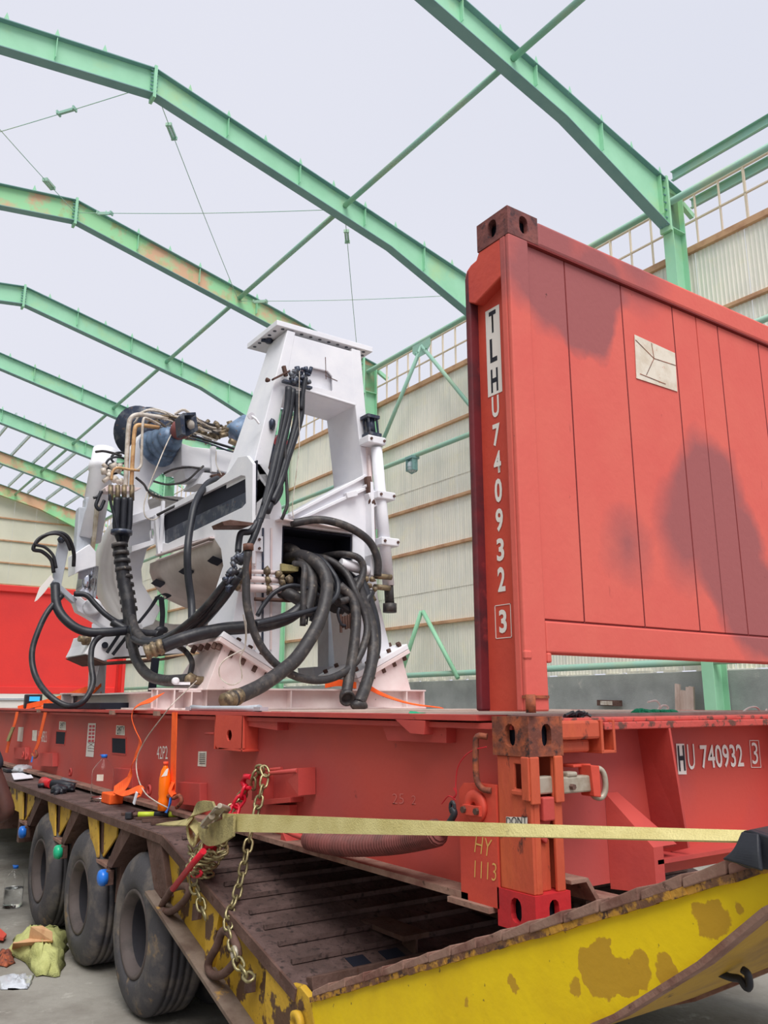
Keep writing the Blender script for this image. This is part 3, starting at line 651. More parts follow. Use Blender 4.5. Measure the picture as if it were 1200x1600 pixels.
# --- end walls
def end_wall(y, s, m, mpost, near):
    Y = lambda v: y+s*v
    def B2(g, a, b, c, d, e, f): y0, y1 = sorted((Y(c), Y(d))); g.box(a, b, y0, y1, e, f)
    zb, zt = .885, 2.591
    ew = G(); B2(ew, .09, W-.09, .03, .06, .99, zt-.118); w_ = mk('end_wall_sheet', ew, m, FR)
    xs = [.097, .323, .667, 1.02, 1.197, 1.365, 1.705, 2.05, W-.097]
    for a, b in zip(xs[:-1], xs[1:]):
        g = G(); B2(g, a+.003, b-.003, .016, .03, 1.003, zt-.128); mk('wall_panel', g, m, w_, bevel=.003)
    g = G(); B2(g, .162, W-.162, .0, .10, zt-.120, zt-.012); mk('top_rail', g, m, FR, bevel=.012)
    g = G(); B2(g, .105, W-.105, .0, .10, zb, .995); mk('bottom_rail', g, m, FR, bevel=.006)
    for sx in (0, 1):
        X = (lambda v: v) if not sx else (lambda v: W-v)
        def BX(g, a, b, c, d, e, f): x0, x1 = sorted((X(a), X(b))); B2(g, x0, x1, c, d, e, f)
        # post: front flange, recessed lettered web, rear flange
        g = G(); BX(g, .0, .105, .0, .02, DZ+.012, zt-.118); BX(g, .0, .03, .02, .052, DZ+.012, zt-.118); BX(g, .092, .105, .02, .09, DZ+.012, .885)
        o = mk('corner_post', g, mpost, FR, bevel=.006)
        g = G(); BX(g, .045, .055, .05, .26, DZ+.012, zt-.118); mk('post_web', g, 'redbright' if near else m, o)
        g = G()
        g.plate([V((X(.0), Y(.235), DZ+.012)), V((X(.0), Y(.262), DZ+.012)), V((X(.0), Y(.262), zt-.20)), V((X(.0), Y(.235), zt-.15))], ((.055 if not sx else -.055), 0, 0)); mk('post_flange', g, 'postdark' if near else m, o, bevel=.008, label='dark worn rear flange' if near else None)
        # haunch at the top: rounded head plate
        hp = [(.05, zt-.118), (.175, zt-.118)] + [(.19+.07*math.sin(a), zt-.19+.045*math.cos(a)) for a in (0, .5, 1.0, 1.57)] + [(.26, zt-.30), (.2, zt-.33), (.05, zt-.28)]
        g = G(); g.plate([V((X(.002), Y(a), b)) for a, b in hp], ((.05 if not sx else -.05), 0, 0)); mk('post_head', g, 'redbright' if near else m, o, bevel=.006)
        g = G(); BX(g, .104, .125, -.004, .03, .85, .885); BX(g, -.003, .03, -.004, .012, .86, .89) ; mk('post_foot', g, mpost, o, bevel=.006)
        g = G(); zc = DZ+.008; g.cyl((X(.012), Y(-.004), zc), (X(.012), Y(-.004), zc+.06), .017); BX(g, -.004, .10, -.006, .02, DZ+.055, DZ+.065); mk('hinge_pin', g, 'cast_old', o)
end_wall(0, 1, 'redwall', 'redwall', True)
end_wall(LN, -1, 'redfar', 'redfar', False)
# wall seams as thin dark strips of sealant
g = G()
for x in (.323, .667, 1.02, 1.365, 1.705): g.box(x-.003, x+.003, .0165, .03, 1.0, 2.46)
g.box(.1, W-.1, .0, .03, 2.463, 2.471); g.box(.1, W-.1, .006, .03, .992, .999); mk('seam_sealant', g, 'seam', FR)
# paper decal on the wall
q = [onY(991, 523, .014), onY(1054, 552, .014), onY(1058, 612, .014), onY(994, 591, .014)]
g = G(); g.plate(q, (0, -.002, 0)); mk('paper_decal', g, 'decal', FR, label='square weathered white decal')
g = G()
for a, b in (((993, 531), (1022, 560)), ((1022, 560), (1056, 571)), ((1000, 584), (1040, 600)), ((1018, 536), (1022, 560)), ((1022, 560), (1010, 586))): g.bar(onY(*a, .011), onY(*b, .011), .0012, .0025)
mk('decal_cracks', g, 'cast_old', FR)
# --- vertical lettering on the post web
def on_post(x, y): return onX(x, y, .044)
def post_letters():
    xw = .0425
    cy = .148
    chars = [('T', 480, 519, 1), ('L', 523, 565, 1), ('H', 571, 612, 1), ('U', 614, 652, 0), ('7', 658, 697, 0), ('4', 701, 740, 0), ('0', 744, 786, 0), ('9', 791, 832, 0), ('3', 838, 878, 0), ('2', 883, 926, 0), ('3', 950, 991, 0)]
    for c, y0, y1, inv in chars:
        px = 776 + (y0-480)*.027; a = on_post(px, y0+2); b = on_post(px, y1-2); h = a.z-b.z
        g = text_geo(c, 1, (0, 0, 0), (1, 0, 0), (0, 1, 0), depth=.0, bold=.03)
        xs_ = [v.co.x for v in g.bm.verts]; ys_ = [v.co.y for v in g.bm.verts]; w0, w1, h0, h1 = min(xs_), max(xs_), min(ys_), max(ys_)
        wd = .040
        for v in g.bm.verts:
            u = (v.co.x-w0)/(w1-w0)-.5; t = (v.co.y-h0)/(h1-h0)
            v.co = V((xw, .150-u*wd, b.z+t*h))
        mk('lettering', g, 'blk' if inv else 'letter', FR, label='black letter %s on white' % c if inv else 'white character %s' % c)
    a = on_post(777, 477).z; b = on_post(777, 615).z
    g = G(); g.box(.0430, .0445, .150-.040, .150+.040, b, a); mk('letter_backing', g, 'letter', FR)
    a, b = on_post(789, 944).z, on_post(789, 997).z; g = G()
    y0, y1, t = .150-.042, .150+.042, .0025
    g.box(.043, .0445, y0, y1, a-t, a); g.box(.043, .0445, y0, y1, b, b+t); g.box(.043, .0445, y0, y0+t, b, a); g.box(.043, .0445, y1-t, y1, b, a); mk('check_digit_frame', g, 'letter', FR)
post_letters()
# generic fitted text: corner points bottom-left, bottom-right and top-left in the world
def fit_text(s, bl, br, tl, m, name='lettering', label=None, parent=None, bold=.0):
    g = text_geo(s, 1, (0, 0, 0), (1, 0, 0), (0, 1, 0), depth=.0, bold=bold)
    xs_ = [v.co.x for v in g.bm.verts]; ys_ = [v.co.y for v in g.bm.verts]; w0, w1, h0, h1 = min(xs_), max(xs_), min(ys_), max(ys_)
    bl, br, tl = V(bl), V(br), V(tl)
    for v in g.bm.verts: v.co = bl + (br-bl)*((v.co.x-w0)/(w1-w0)) + (tl-bl)*((v.co.y-h0)/(h1-h0))
    return mk(name, g, m, parent or FR, label=label)
E0 = .146
def eY(x, y): return onY(x, y, E0)
g = G(); g.plate([eY(1056.5, 1162), eY(1069, 1162), eY(1073, 1210), eY(1060, 1210)], (0, .002, 0)); mk('letter_backing', g, 'letter', FR)
fit_text('H', eY(1061, 1205)+V((0, -.002, 0)), eY(1071, 1204)+V((0, -.002, 0)), eY(1058, 1165)+V((0, -.002, 0)), 'blk', label='black letter H on white', bold=.02)
fit_text('U', eY(1076, 1203), eY(1087, 1202), eY(1073, 1163), 'letter', label='white letter U')
fit_text('740932', eY(1097, 1201), eY(1163, 1198), eY(1093, 1164), 'letter', label='white number 740932 on the end sill', bold=.012)
fit_text('3', eY(1176, 1194), eY(1185, 1194), eY(1174, 1160), 'letter', label='white check digit 3')
g = G()
for a, b in (((1171, 1157), (1185, 1157)), ((1185, 1157), (1189, 1199)), ((1189, 1199), (1174, 1199)), ((1174, 1199), (1171, 1157))): g.bar(eY(*a), eY(*b), .002, .0025)
mk('check_digit_frame', g, 'letter', FR)
def sX(x, y, X=XWB-.002): return onX(x, y, X)
# small lettering and stickers on the long side
fit_text('42P2', sX(245, 1186), sX(262, 1186), sX(245, 1166), 'letter', label='white code 42P2')
def sticker(px, m='sticker', name='sticker', label=None, X=XWB-.0015):
    g = G(); g.plate([sX(*q, X=X) for q in px], (-.001, 0, 0)); return mk(name, g, m, FR, label=label)
sticker([(93, 1127), (103, 1128), (103, 1141), (92, 1140)]); sticker([(182, 1133), (195, 1134), (195, 1149), (181, 1148)], label='cream EMPTY sticker')
fit_text('EMPTY', sX(183, 1147, .0915), sX(194, 1147, .0915), sX(183, 1135, .0915), 'blk'); fit_text('EMPTY', sX(94, 1138, .0915), sX(102, 1138, .0915), sX(94, 1129, .0915), 'blk')
sticker([(310, 1174), (323, 1174), (322, 1198), (309, 1197)]); sticker([(29, 1136), (37, 1136), (35, 1159), (27, 1158)]); sticker([(51, 1141), (58, 1141), (57, 1158), (50, 1157)])
for k in range(6): 
    g = G(); g.bar(sX(311.5, 1178+3*k, .0915), sX(320.5, 1178+3*k, .0915), .001, .004); mk('print_line', g, 'blk', FR)
fit_text('U 740932 3', sX(60, 1159, .092), sX(73, 1160, .092), sX(60, 1142, .092), 'letter', label='small white container number')
g = G(); g.plate([sX(138, 1130), sX(150, 1130), sX(146, 1183), sX(134, 1182)], (-.001, 0, 0)); st = mk('warning_sticker', g, 'letter', FR, label='tall red and white cross-braced sticker')
g = G()
for a in range(5): 
    for b in range(2): c0 = 139.6+b*5-a*.35; y = 1133+a*5.6; g.plate([sX(c0, y, .0925), sX(c0+4, y, .0925), sX(c0+3.7, y+4, .0925), sX(c0-.3, y+4, .0925)], (-.001, 0, 0))
for (a, b) in (((137.5, 1160), (147.5, 1167)), ((147.5, 1160), (137, 1167)), ((137, 1159), (148, 1160)), ((137, 1169), (147, 1170)), ((142.4, 1159), (142, 1170)), ((137, 1173), (147, 1174))): g.bar(sX(*a, X=.0925), sX(*b, X=.0925), .001, .008)
mk('printed_pattern', g, 'pinkl', st)
fit_text('HY', onX(741, 1331, -.002), onX(766, 1339, -.002), onX(744, 1305, -.002), 'chalk', label='yellow chalk letters HY', bold=-.012)
fit_text('1113', onX(741, 1371, -.002), onX(775, 1377, -.002), onX(742, 1344, -.002), 'chalk', label='yellow chalk number 1113', bold=-.012)
fit_text('25', sX(613, 1256), sX(631, 1256), sX(613, 1240), 'palechalk', label='faint chalk marks', bold=-.015); fit_text('2', sX(643, 1257), sX(650, 1257), sX(643, 1243), 'palechalk', bold=-.015)
g = G(); g.plate([onX(791, 1281, .0), onX(791, 1276, .0), onX(824, 1277, .0), onX(824, 1290, .0), onX(791, 1292, .0)], (-.001, 0, 0)); mk('sticker', g, 'sticker', FR)
fit_text('DONT', onX(791, 1289, -.003), onX(823, 1288, -.003), onX(791, 1277, -.003), 'blk', label='black hand-written word DONT')
# square openings in the side web, painted as flat dark plates in place of shaded recesses
for px in ([(88, 1142), (103, 1143), (101, 1164), (87, 1163)], [(175, 1152), (197, 1153), (197, 1179), (175, 1177)]):
    g = G(); c = [sX(*q, X=XWB-.001) for q in px]; g.plate(c, (-.001, 0, 0)); mk('square_opening_shade', g, 'void', FR)
    g = G()
    for a, b in zip(c, c[1:]+c[:1]): g.bar(a, b, .006, .012)
    mk('opening_edge', g, 'red', FR)
# outrigger boxes at the foot of the web
def web_box(pts, d=.07, m='red', name='lashing_pocket', X=XWB):
    g = G(); c = [sX(*q, X=X-d) for q in pts]; g.plate(c, (d, 0, 0)); return mk(name, g, m, FR, bevel=.003)
for pts in ([(22, 1168), (39, 1168), (39, 1187), (22, 1185)], [(59, 1176), (82, 1177), (82, 1198), (58, 1196)], [(178, 1200), (206, 1202), (206, 1232), (178, 1227)], [(277, 1222), (312, 1224), (312, 1260), (277, 1256)]): web_box(pts, .05)
# forklift/lashing box at x=335..380 with round hole, ledges
X0 = .0
c = [onX(*q, X0) for q in [(336, 1117), (380, 1117), (380, 1170), (341, 1171), (336, 1165)]]
g = G(); hc = onX(358, 1149, X0); hole = [(X0, hc.y+.034*math.cos(2*PI*k/14), hc.z+.030*math.sin(2*PI*k/14)) for k in range(14)]
g.plate(c, (.012, 0, 0), [hole]); g.box(.0, XWB, c[0].y-.012, c[0].y, c[3].z, DZ-.02); g.box(0, XWB, c[1].y, c[1].y+.012, c[3].z, DZ-.02); g.box(.0, XWB, c[2].y, c[3].y, c[3].z, c[3].z+.012); mk('stake_pocket', g, 'redbright', FR, label='orange-red pocket box with a round hole', bevel=.002)
g = G(); g.cyl(onX(321, 1146, .05), onX(336, 1146, .05), .008); mk('pin', g, 'red', FR)
def ledge(pts, X, d, m='red', name='web_ledge'): g = G(); g.plate([onX(*q, X) for q in pts], (d, 0, 0)); return mk(name, g, m, FR, bevel=.002)
ledge([(384, 1124), (433, 1122), (433, 1141), (384, 1134)], .03, .065); ledge([(596, 1130), (697, 1133), (697, 1161), (605, 1157)], .045, .05)
ledge([(617, 1124), (664, 1126), (662, 1148), (640, 1146)], .0, .095)
# lashing bar on brackets (chain hangs from it)
g = G(); g.cyl(onX(395, 1211, -.0), onX(465, 1204, -.0), .011); g.cyl(onX(400, 1205, .05), onX(440, 1201, .05), .009); mk('lashing_bar', g, 'red', FR)
g = G(); a = onX(467, 1203, 0); b = onX(467, 1242, .0); g.plate([onX(466, 1200, -.004), onX(466, 1243, -.004+.0), onX(450, 1220, .0)], (.095, 0, 0)); mk('bar_bracket', g, 'red', FR)
ledge([(395, 1213), (402, 1213), (402, 1251), (393, 1250)], .0, .095); ledge([(410, 1249), (453, 1246), (453, 1254), (410, 1258)], .02, .075); ledge([(394, 1256), (452, 1258), (452, 1278), (394, 1280)], .05, .045)
# small gusset on bottom flange
for px in ([(440, 1297), (450, 1320), (438, 1313)],): ledge(px, .02, .07)
# shackle eyes on the bottom flange
def eye(px, py, r=.028, X=.03, m='red'):
    c = onX(px, py, X); g = G(); g.tube([c+V((0, r*math.cos(a), r*1.1*math.sin(a))) for a in [(-.35+k/9*1.7)*PI*1 for k in range(10)]], .009, 7, smooth=2); return mk('lashing_eye', g, m, FR)
for q in ((36, 1180), (43, 1182), (233, 1235), (110, 1207), (258, 1240)): eye(*q)
# lug line on upper flange edge
for q in ((60, 1112), (175, 1114), (245, 1112)): 
    c = onX(q[0], q[1], -.01); g = G(); g.box(-.02, .01, c.y-.04, c.y+.04, DZ-.035, DZ-.004); mk('flange_lug', g, 'rustlight', FR)
# coiled sleeve (flexible conduit) hanging by the side beam
path = [onX(*q, -.03) for q in ((446, 1298), (472, 1308), (530, 1319), (600, 1317), (655, 1308), (690, 1297), (709, 1274), (707, 1262))]
g = G(); cp = cat_rom(path, 10); cum = [0]
g.tube(cp[:16], .013, 8); mk('tension_spring_rod', g, 'red', FR)
seg = cp[12:50]; rr = []
fine = []
for a, b in zip(seg[:-1], seg[1:]):
    for k in range(12): fine.append(a.lerp(b, k/12))
g = G(); rl = [.043+.0065*math.cos(k*2*PI/8) for k in range(len(fine))]
rl = [r*min(1, .55+k/14, .62+(len(fine)-k)/40) for k, r in enumerate(rl)]
g.tube(fine, rl, 12); mk('coil_spring', g, mat('brown_spring_coil', srgb(126, 70, 66), .6, 0, srgb(100, 58, 54), 9, bump=.1), FR, label='brown ribbed coil spring')
g = G(); g.tube(path[4:], .012, 8, smooth=6); g.tube([path[-1]+V((0, .012*math.cos(a), .02*math.sin(a))) for a in [2*PI*k/10 for k in range(10)]], .007, 6, closed=True); mk('spring_hook', g, 'black', FR)
g = G(); a = [onX(*q, -.02) for q in ((760, 1167), (740, 1172), (725, 1183), (715, 1200), (712, 1225), (713, 1240), (709, 1248))]; g.tube(a, .0022, 5, smooth=6)
g.tube([onX(*q, -.02) for q in ((709, 1231), (713, 1240), (708, 1247), (712, 1250), (701, 1244), (690, 1256))], .0022, 5, smooth=6); solo('red_wire', g, mat('thin_red_wire', srgb(196, 30, 44), .6, bump=0), 'thin red wire looped and knotted left of the corner post', 'wire')
# ------------------------------------------------------------------ low-loader trailer
TR = thing('lowbed_trailer', 'yellow and rust-brown low-loader trailer under the red container, with raised yellow ramps', 'trailer', (1.2, 3, GZ))
TX0, TX1 = -.27, 2.71
KY, EY = 2.58, .95
def zt(y): return .02 if y > KY else .02 - .2536*(KY-y)
g = G()
g.box(TX0, TX1, KY, 13.0, .0, .02); mk('deck_plate', g, 'deckrust', TR, bevel=.003)
g = G(); g.hexa([V((TX0, EY+.12, zt(EY+.12)-.02)), V((TX1, EY+.12, zt(EY+.12)-.02)), V((TX1, KY, zt(KY)-.02)), V((TX0, KY, zt(KY)-.02)), V((TX0, EY+.12, zt(EY+.12))), V((TX1, EY+.12, zt(EY+.12))), V((TX1, KY, zt(KY))), V((TX0, KY, zt(KY)))]); mk('sloping_tail_plate', g, 'deckrust', TR, bevel=.003)
# edge rims
g = G(); g.bar((TX0-.004, KY, -.006), (TX0-.004, 13, -.006), .012, .045); g.bar((TX0-.004, EY+.1, zt(EY+.1)-.02), (TX0-.004, KY, -.006), .012, .05); mk('edge_rim', g, 'rust', TR)
# cleats on the slope
y = KY-.09; i = 0
while y > EY+.22:
    zc = zt(y); x0 = TX0+.065 + rnd.uniform(-.012, .012)
    g = G(); g.bar((x0, y, zc+.010), (1.0, y, zc+.010), .018, .022, up=V((0, .25, 1))); mk('deck_cleat', g, 'deckrust', TR, bevel=.002)
    g = G(); g.bar((1.45, y, zc+.012), (TX1-.1, y, zc+.012), .026, .026, up=V((0, .25, 1))); mk('deck_cleat', g, 'rust', TR)
    y -= .142; i += 1
for k, (px, py) in enumerate(((212, 1272), (225, 1278), (246, 1278), (262, 1281))):
    pass
# slots near the end, their shade laid on as dark plates, and the end angle
for (x0, x1) in ((.03, .12), (.20, .30)):
    g = G(); yy = EY+.20; g.hexa([V((x0, yy-.04, zt(yy-.04)+.001)), V((x1, yy-.04, zt(yy-.04)+.001)), V((x1, yy+.03, zt(yy+.03)+.001)), V((x0, yy+.03, zt(yy+.03)+.001))] + [V((x0, yy-.04, zt(yy-.04)+.003)), V((x1, yy-.04, zt(yy-.04)+.003)), V((x1, yy+.03, zt(yy+.03)+.003)), V((x0, yy+.03, zt(yy+.03)+.003))]); mk('plate_opening_shade', g, 'void', TR)
g = G(); g.bar((TX0+.06, EY+.11, zt(EY+.11)+.004), (TX1-.05, EY+.11, zt(EY+.11)+.004), .05, .05, up=V((0, .25, 1))); g.box(TX0+.02, TX1-.02, EY+.06, EY+.085, -.80, zt(EY)-.01); mk('tail_end_beam', g, 'rust', TR, bevel=.004)
# chassis: long beams, cross beams, inner skirts; added inside to block light under the deck
g = G()
for x in (.35, .95, 1.5, 2.1): g.ibeam((x, 1.1, -.48), (x, 13, -.42), .14, .42, .02, .012)
for y in (1.3, 1.9, 2.4, 3.5, 4.6, 5.75, 6.4, 7.4, 8.4, 9.4, 10.4, 11.4, 12.4): g.box(-.2, 2.64, y-.04, y+.04, (-.50 if y > 2 else -.6), zt(y)-.03)
mk('chassis_beams', g, 'rust', TR)
# side web of the tail (yellow, recessed) and its stiffeners
XS = TX0+.035
def SP(px, py, X=XS): return onX(px, py, X)
g = G(); g.plate([SP(*q) for q in [(246, 1305), (300, 1352), (450, 1538), (436, 1600), (398, 1600), (262, 1424), (232, 1375)]], (.012, 0, 0)); mk('tail_side_web', g, 'yellowworn', TR)
g = G(); a, b = SP(247, 1392, TX0+.02), SP(400, 1614, TX0+.02); g.bar(a, b, .15, .018, off=-.0); mk('tail_bottom_flange', g, 'flangegrey', TR)
g = G(); g.plate([SP(228, 1308, TX0), SP(251, 1312, TX0), SP(262, 1402, TX0), SP(243, 1405, TX0)], (.05, 0, 0)); mk('rusty_gusset', g, 'rust', TR, bevel=.004)
for (xa, ya, xb, yb, w) in ((343, 1425, 322, 1512, 22), (372, 1470, 350, 1500, 0), (405, 1520, 392, 1560, 0)):
    if w: g = G(); g.plate([SP(xa, ya, TX0+.005), SP(xa-w, ya-30, TX0+.005), SP(xb-2, yb-4, TX0+.005), SP(xb+4, yb+6, TX0+.005)], (.035, 0, 0)); mk('web_stiffener', g, 'yellowworn', TR, bevel=.003)
for q in ([(301, 1412), (310, 1417), (309, 1437), (299, 1439)], [(382, 1533), (394, 1522), (393, 1551), (381, 1553)]):
    g = G(); g.plate([SP(*k, TX0-.005) for k in q], (.02, 0, 0)); mk('hook_tab', g, 'rust', TR, bevel=.002)
# rusty lashing rings on the tail side
def ring(pts, r=.011, X=TX0-.02):
    g = G(); g.tube([onX(a, b, X) for a, b in pts], r, 9, closed=True, smooth=4); return mk('lashing_ring', g, 'rust', TR)
ring([(271, 1388), (262, 1400), (253, 1415), (256, 1423), (268, 1424), (284, 1412), (294, 1398), (293, 1385)], .018)
ring([(348, 1455), (338, 1480), (326, 1503), (329, 1520), (343, 1524), (360, 1512), (372, 1490), (362, 1462)], .019)
# corner bracket at the end of the tail
g = G(); g.plate([SP(*q, TX0-.002) for q in [(448, 1535), (468, 1540), (484, 1560), (492, 1600), (494, 1640), (420, 1640), (412, 1560), (415, 1510)]], (.03, 0, 0)); br = mk('hinge_bracket', g, 'yellowworn', TR, bevel=.008)
g = G(); c = SP(467, 1598, TX0-.01); g.lathe(c, (-1, 0, 0), [(0, .045), (.02, .045), (.025, .035), (.025, .02), (.01, .015)], 18); mk('hinge_boss', g, 'yellowworn', br)
# ----- ramp
RA = .39
def rz(y): return -.366 + RA*(.922-y)
up = V((0, RA, 1)).normalized(); dn = V((0, -1, RA)).normalized()
RX0, RX1 = TX0, .46
def ramp(x0, x1, idx):
    tip = -1.12; y0 = .93
    def RP(x, y, d): return V((x, y, rz(y)-d))
    for x in (x0, x1-.014):
        low = [RP(x, tip, .055), RP(x, -.97, .085), RP(x, -.80, .16), RP(x, -.55, .235), RP(x, -.25, .285), RP(x, y0, .30)]
        g = G(); g.plate([RP(x, y0, .0), RP(x, tip, .0)] + low, (.014, 0, 0)); mk('ramp_side_plate', g, 'yellow', TR)
        g = G()
        ff = [low[-1], low[4], low[3], low[2], low[1], low[0]]
        for a, b in zip(ff[:-1], ff[1:]): g.bar(a+V((.007, 0, 0)), b+V((.007, 0, 0)), .05, .014)
        mk('ramp_bottom_edge', g, 'rustlight', TR)
        g = G(); yy = y0
        while yy > tip:
            st = rnd.uniform(.03, .07); g.bar(RP(x+.007, yy, rnd.uniform(.001, .006)), RP(x+.007, max(tip, yy-st), rnd.uniform(.001, .006)), .036+rnd.uniform(0, .008), .018); yy -= st
        mk('ramp_top_edge', g, 'yellowcrust', TR, kind='stuff')
    g = G()
    for (ya, da), (yb, db) in (((tip, .055), (-.97, .085)), ((-.97, .085), (-.80, .16)), ((-.80, .16), (-.55, .235)), ((-.55, .235), (-.25, .285)), ((-.25, .285), (.2, .29))):
        g.hexa([RP(x0+.015, ya, da-.012), RP(x1-.015, ya, da-.012), RP(x1-.015, yb, db-.012), RP(x0+.015, yb, db-.012), RP(x0+.015, ya, da-.004), RP(x1-.015, ya, da-.004), RP(x1-.015, yb, db-.004), RP(x0+.015, yb, db-.004)])
    mk('ramp_belly_plate', g, 'yellowbelly', TR)
    g = G(); g.hexa([RP(x0+.014, tip, .012), RP(x1-.014, tip, .012), RP(x1-.014, y0, .012), RP(x0+.014, y0, .012), RP(x0+.014, tip, .0), RP(x1-.014, tip, .0), RP(x1-.014, y0, .0), RP(x0+.014, y0, .0)]); mk('ramp_floor_plate', g, 'deckrust', TR)
    y = y0-.02; k = 0
    while y > tip+.03:
        w = .118 + rnd.uniform(-.01, .01)
        t0, t1 = -.014, -.030
        xa = x0-.012-rnd.uniform(0, .006)
        g = G(); ya, yb = y, y-w+.006
        g.hexa([RP(xa, yb, -.006), RP(x1+.01, yb, -.006), RP(x1+.01, ya, -.004), RP(xa, ya, -.004), RP(xa, yb, -.036), RP(x1+.01, yb, -.036), RP(x1+.01, ya, -.026), RP(xa, ya, -.026)])
        mk('ramp_cleat', g, 'rustlight', TR, bevel=.003); y -= w; k += 1
ramp(RX0, RX1, 0); ramp(1.98, TX1, 1)
# dangling hook under the ramp
g = G(); c = onX(1148, 1528, .05); g.tube([onX(*q, .05) for q in ((1120, 1519), (1140, 1527), (1156, 1530), (1166, 1543), (1171, 1540), (1168, 1522), (1160, 1515))], .010, 7, smooth=4); mk('hanging_hook', g, 'black', TR)
# ----- outriggers, wheel arches and marker lamps along the flat deck
WY = [2.94, 4.07, 5.20]
XO = TX0+.02
def outrigger(dy):
    X = TX0+.012
    def P(px, py, dx=0): p = onX(px, py, X+dx); return V((p.x, p.y+dy, p.z))
    g = G(); g.plate([P(*q, .03) for q in ((153, 1272), (184, 1281), (182, 1307), (159, 1342), (152, 1338))], (.01, 0, 0)); mk('outrigger_plate', g, 'yellowlight', TR)
    g = G(); g.plate([P(*q, 0) for q in ((136, 1268), (152, 1273), (153, 1340), (145, 1338))], (.012, 0, 0)); mk('bracket_web', g, 'yellowlight', TR)
    g = G(); g.plate([P(*q, 0) for q in ((190, 1293), (206, 1299), (174, 1356), (166, 1353))], (.17, 0, 0)); mk('bent_bracket_plate', g, 'rust', TR)
    g = G(); g.plate([P(*q, -.004) for q in ((144, 1338), (167, 1352), (166, 1357), (144, 1343))], (.19, 0, 0)); mk('bracket_foot', g, 'rustlight', TR)
    g = G(); g.plate([P(*q, 0) for q in ((188, 1291), (232, 1304), (233, 1309), (190, 1297))], (.2, 0, 0)); mk('wheel_arch_plate', g, 'rust', TR)
    g = G(); g.plate([P(*q, .026) for q in ((157, 1278), (162, 1279), (161, 1332), (156, 1336))], (.02, 0, 0)); mk('bracket_stiffener', g, 'rust', TR)
def arch_top(y0, y1):
    g = G(); g.box(XO-.03, XO+.22, y0, y1, -.045, -.032); g.bar((XO+.08, y1, -.04), (XO+.08, y1+.06, -.12), .014, .2, up=V((1, 0, 0))); mk('wheel_arch_plate', g, 'rust', TR)
for dy in (0, 1.13, 2.26): outrigger(dy)
for yc in (6.4, 7.2, 8.0): 
    g = G(); g.plate([V((XO, yc+.3, -.03)), V((XO, yc-.3, -.03)), V((XO, yc-.2, -.22)), V((XO, yc+.2, -.22))], (.012, 0, 0)); mk('outrigger_plate', g, 'yellowworn', TR)
g = G(); g.box(.0, .02, 5.9, 13, -.5, 0); mk('side_skirt', g, 'rust', TR)
for (px, py, m, c) in ((163, 1371, 'bluelens', 'blue'), (93, 1331, 'greenlens', 'green'), (37, 1300, 'bluelens', 'blue')):
    p = onX(px, py, TX0-.01); o = mk('marker_lamp', G().box(p.x, p.x+.05, p.y-.035, p.y+.045, p.z-.045, p.z+.045), 'rust', TR, bevel=.004)
    g = G(); g.lathe(p+V((0, 0, 0)), (-1, 0, 0), [(-.01, .05), (.02, .05), (.034, .042), (.042, .02), (.043, .0)], 14); mk('lens', g, m, o, label='%s lamp lens' % c)
    g = G(); g.tube([p+V((.03, 0, .04)), p+V((.03, 0, .12))], .01, 6); mk('lamp_bracket', g, 'rust', o)
# ----- wheels
def wheel():
    w = .30; R_ = .425
    prof = [(0.02, .225), (.004, .24), (-.006, .27), (-.004, .30), (.0, .34), (.012, .38), (.026, .402), (.04, .414), (.055, R_)]
    for q in (.085, .125, .165, .205): prof += [(q-.01, R_), (q-.008, R_-.012), (q+.0, R_-.012), (q+.002, R_)]
    prof += [(w-.05, R_), (w-.03, .41), (w-.012, .37), (w, .28), (w-.01, .22)]
    t = G(); t.lathe((0, 0, 0), (1, 0, 0), prof, 56, caps=False)
    r = G(); r.lathe((0, 0, 0), (1, 0, 0), [(.012, .235), (.0, .230), (.004, .214), (.02, .206), (.04, .188), (.06, .184)], 40, caps=False); rd = G(); rd.lathe((0, 0, 0), (1, 0, 0), [(.06, .184), (.24, .176), (.26, .165), (.262, .11), (.22, .10), (.20, .085), (.195, .0)], 40, caps=False)
    b = G()
    for k in range(10): a = 2*PI*k/10; b.bolt((.262, .14*math.cos(a), .14*math.sin(a)), (-1, 0, 0), .013, .022)
    return t, r, b, rd
proto = None
for j, x in enumerate((TX0-.012, .10)):  # the inner wheel row is added for darkness under the trailer
    for i, y in enumerate(WY):
        loc = V((x, y, GZ+.424))
        if proto is None:
            t, r, b, rd = wheel()
            xf = Matrix.Translation(loc)
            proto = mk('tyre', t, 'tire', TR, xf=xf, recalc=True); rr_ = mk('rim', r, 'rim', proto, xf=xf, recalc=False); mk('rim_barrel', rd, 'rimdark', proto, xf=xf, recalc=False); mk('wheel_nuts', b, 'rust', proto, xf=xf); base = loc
        else: copy_tree(proto, TR, loc - base)
for x in (2.71-.33, 2.02):  # far wheel rows, likewise added to darken the space below
    for y in WY: copy_tree(proto, TR, V((x, y, GZ+.424)) - base)
g = G()
for y in WY: g.cyl((-.05, y, GZ+.424), (2.5, y, GZ+.424), .07, seg=12)
mk('axle', g, 'rust', TR)
# tyre name raised on the rubber of the nearest wheel is too worn to read; only a raised arc is left
# ------------------------------------------------------------------ second support: ground pads under the far container end etc.
g = G(); g.box(.86, 1.6, -.2, -.1, -.0, .012)
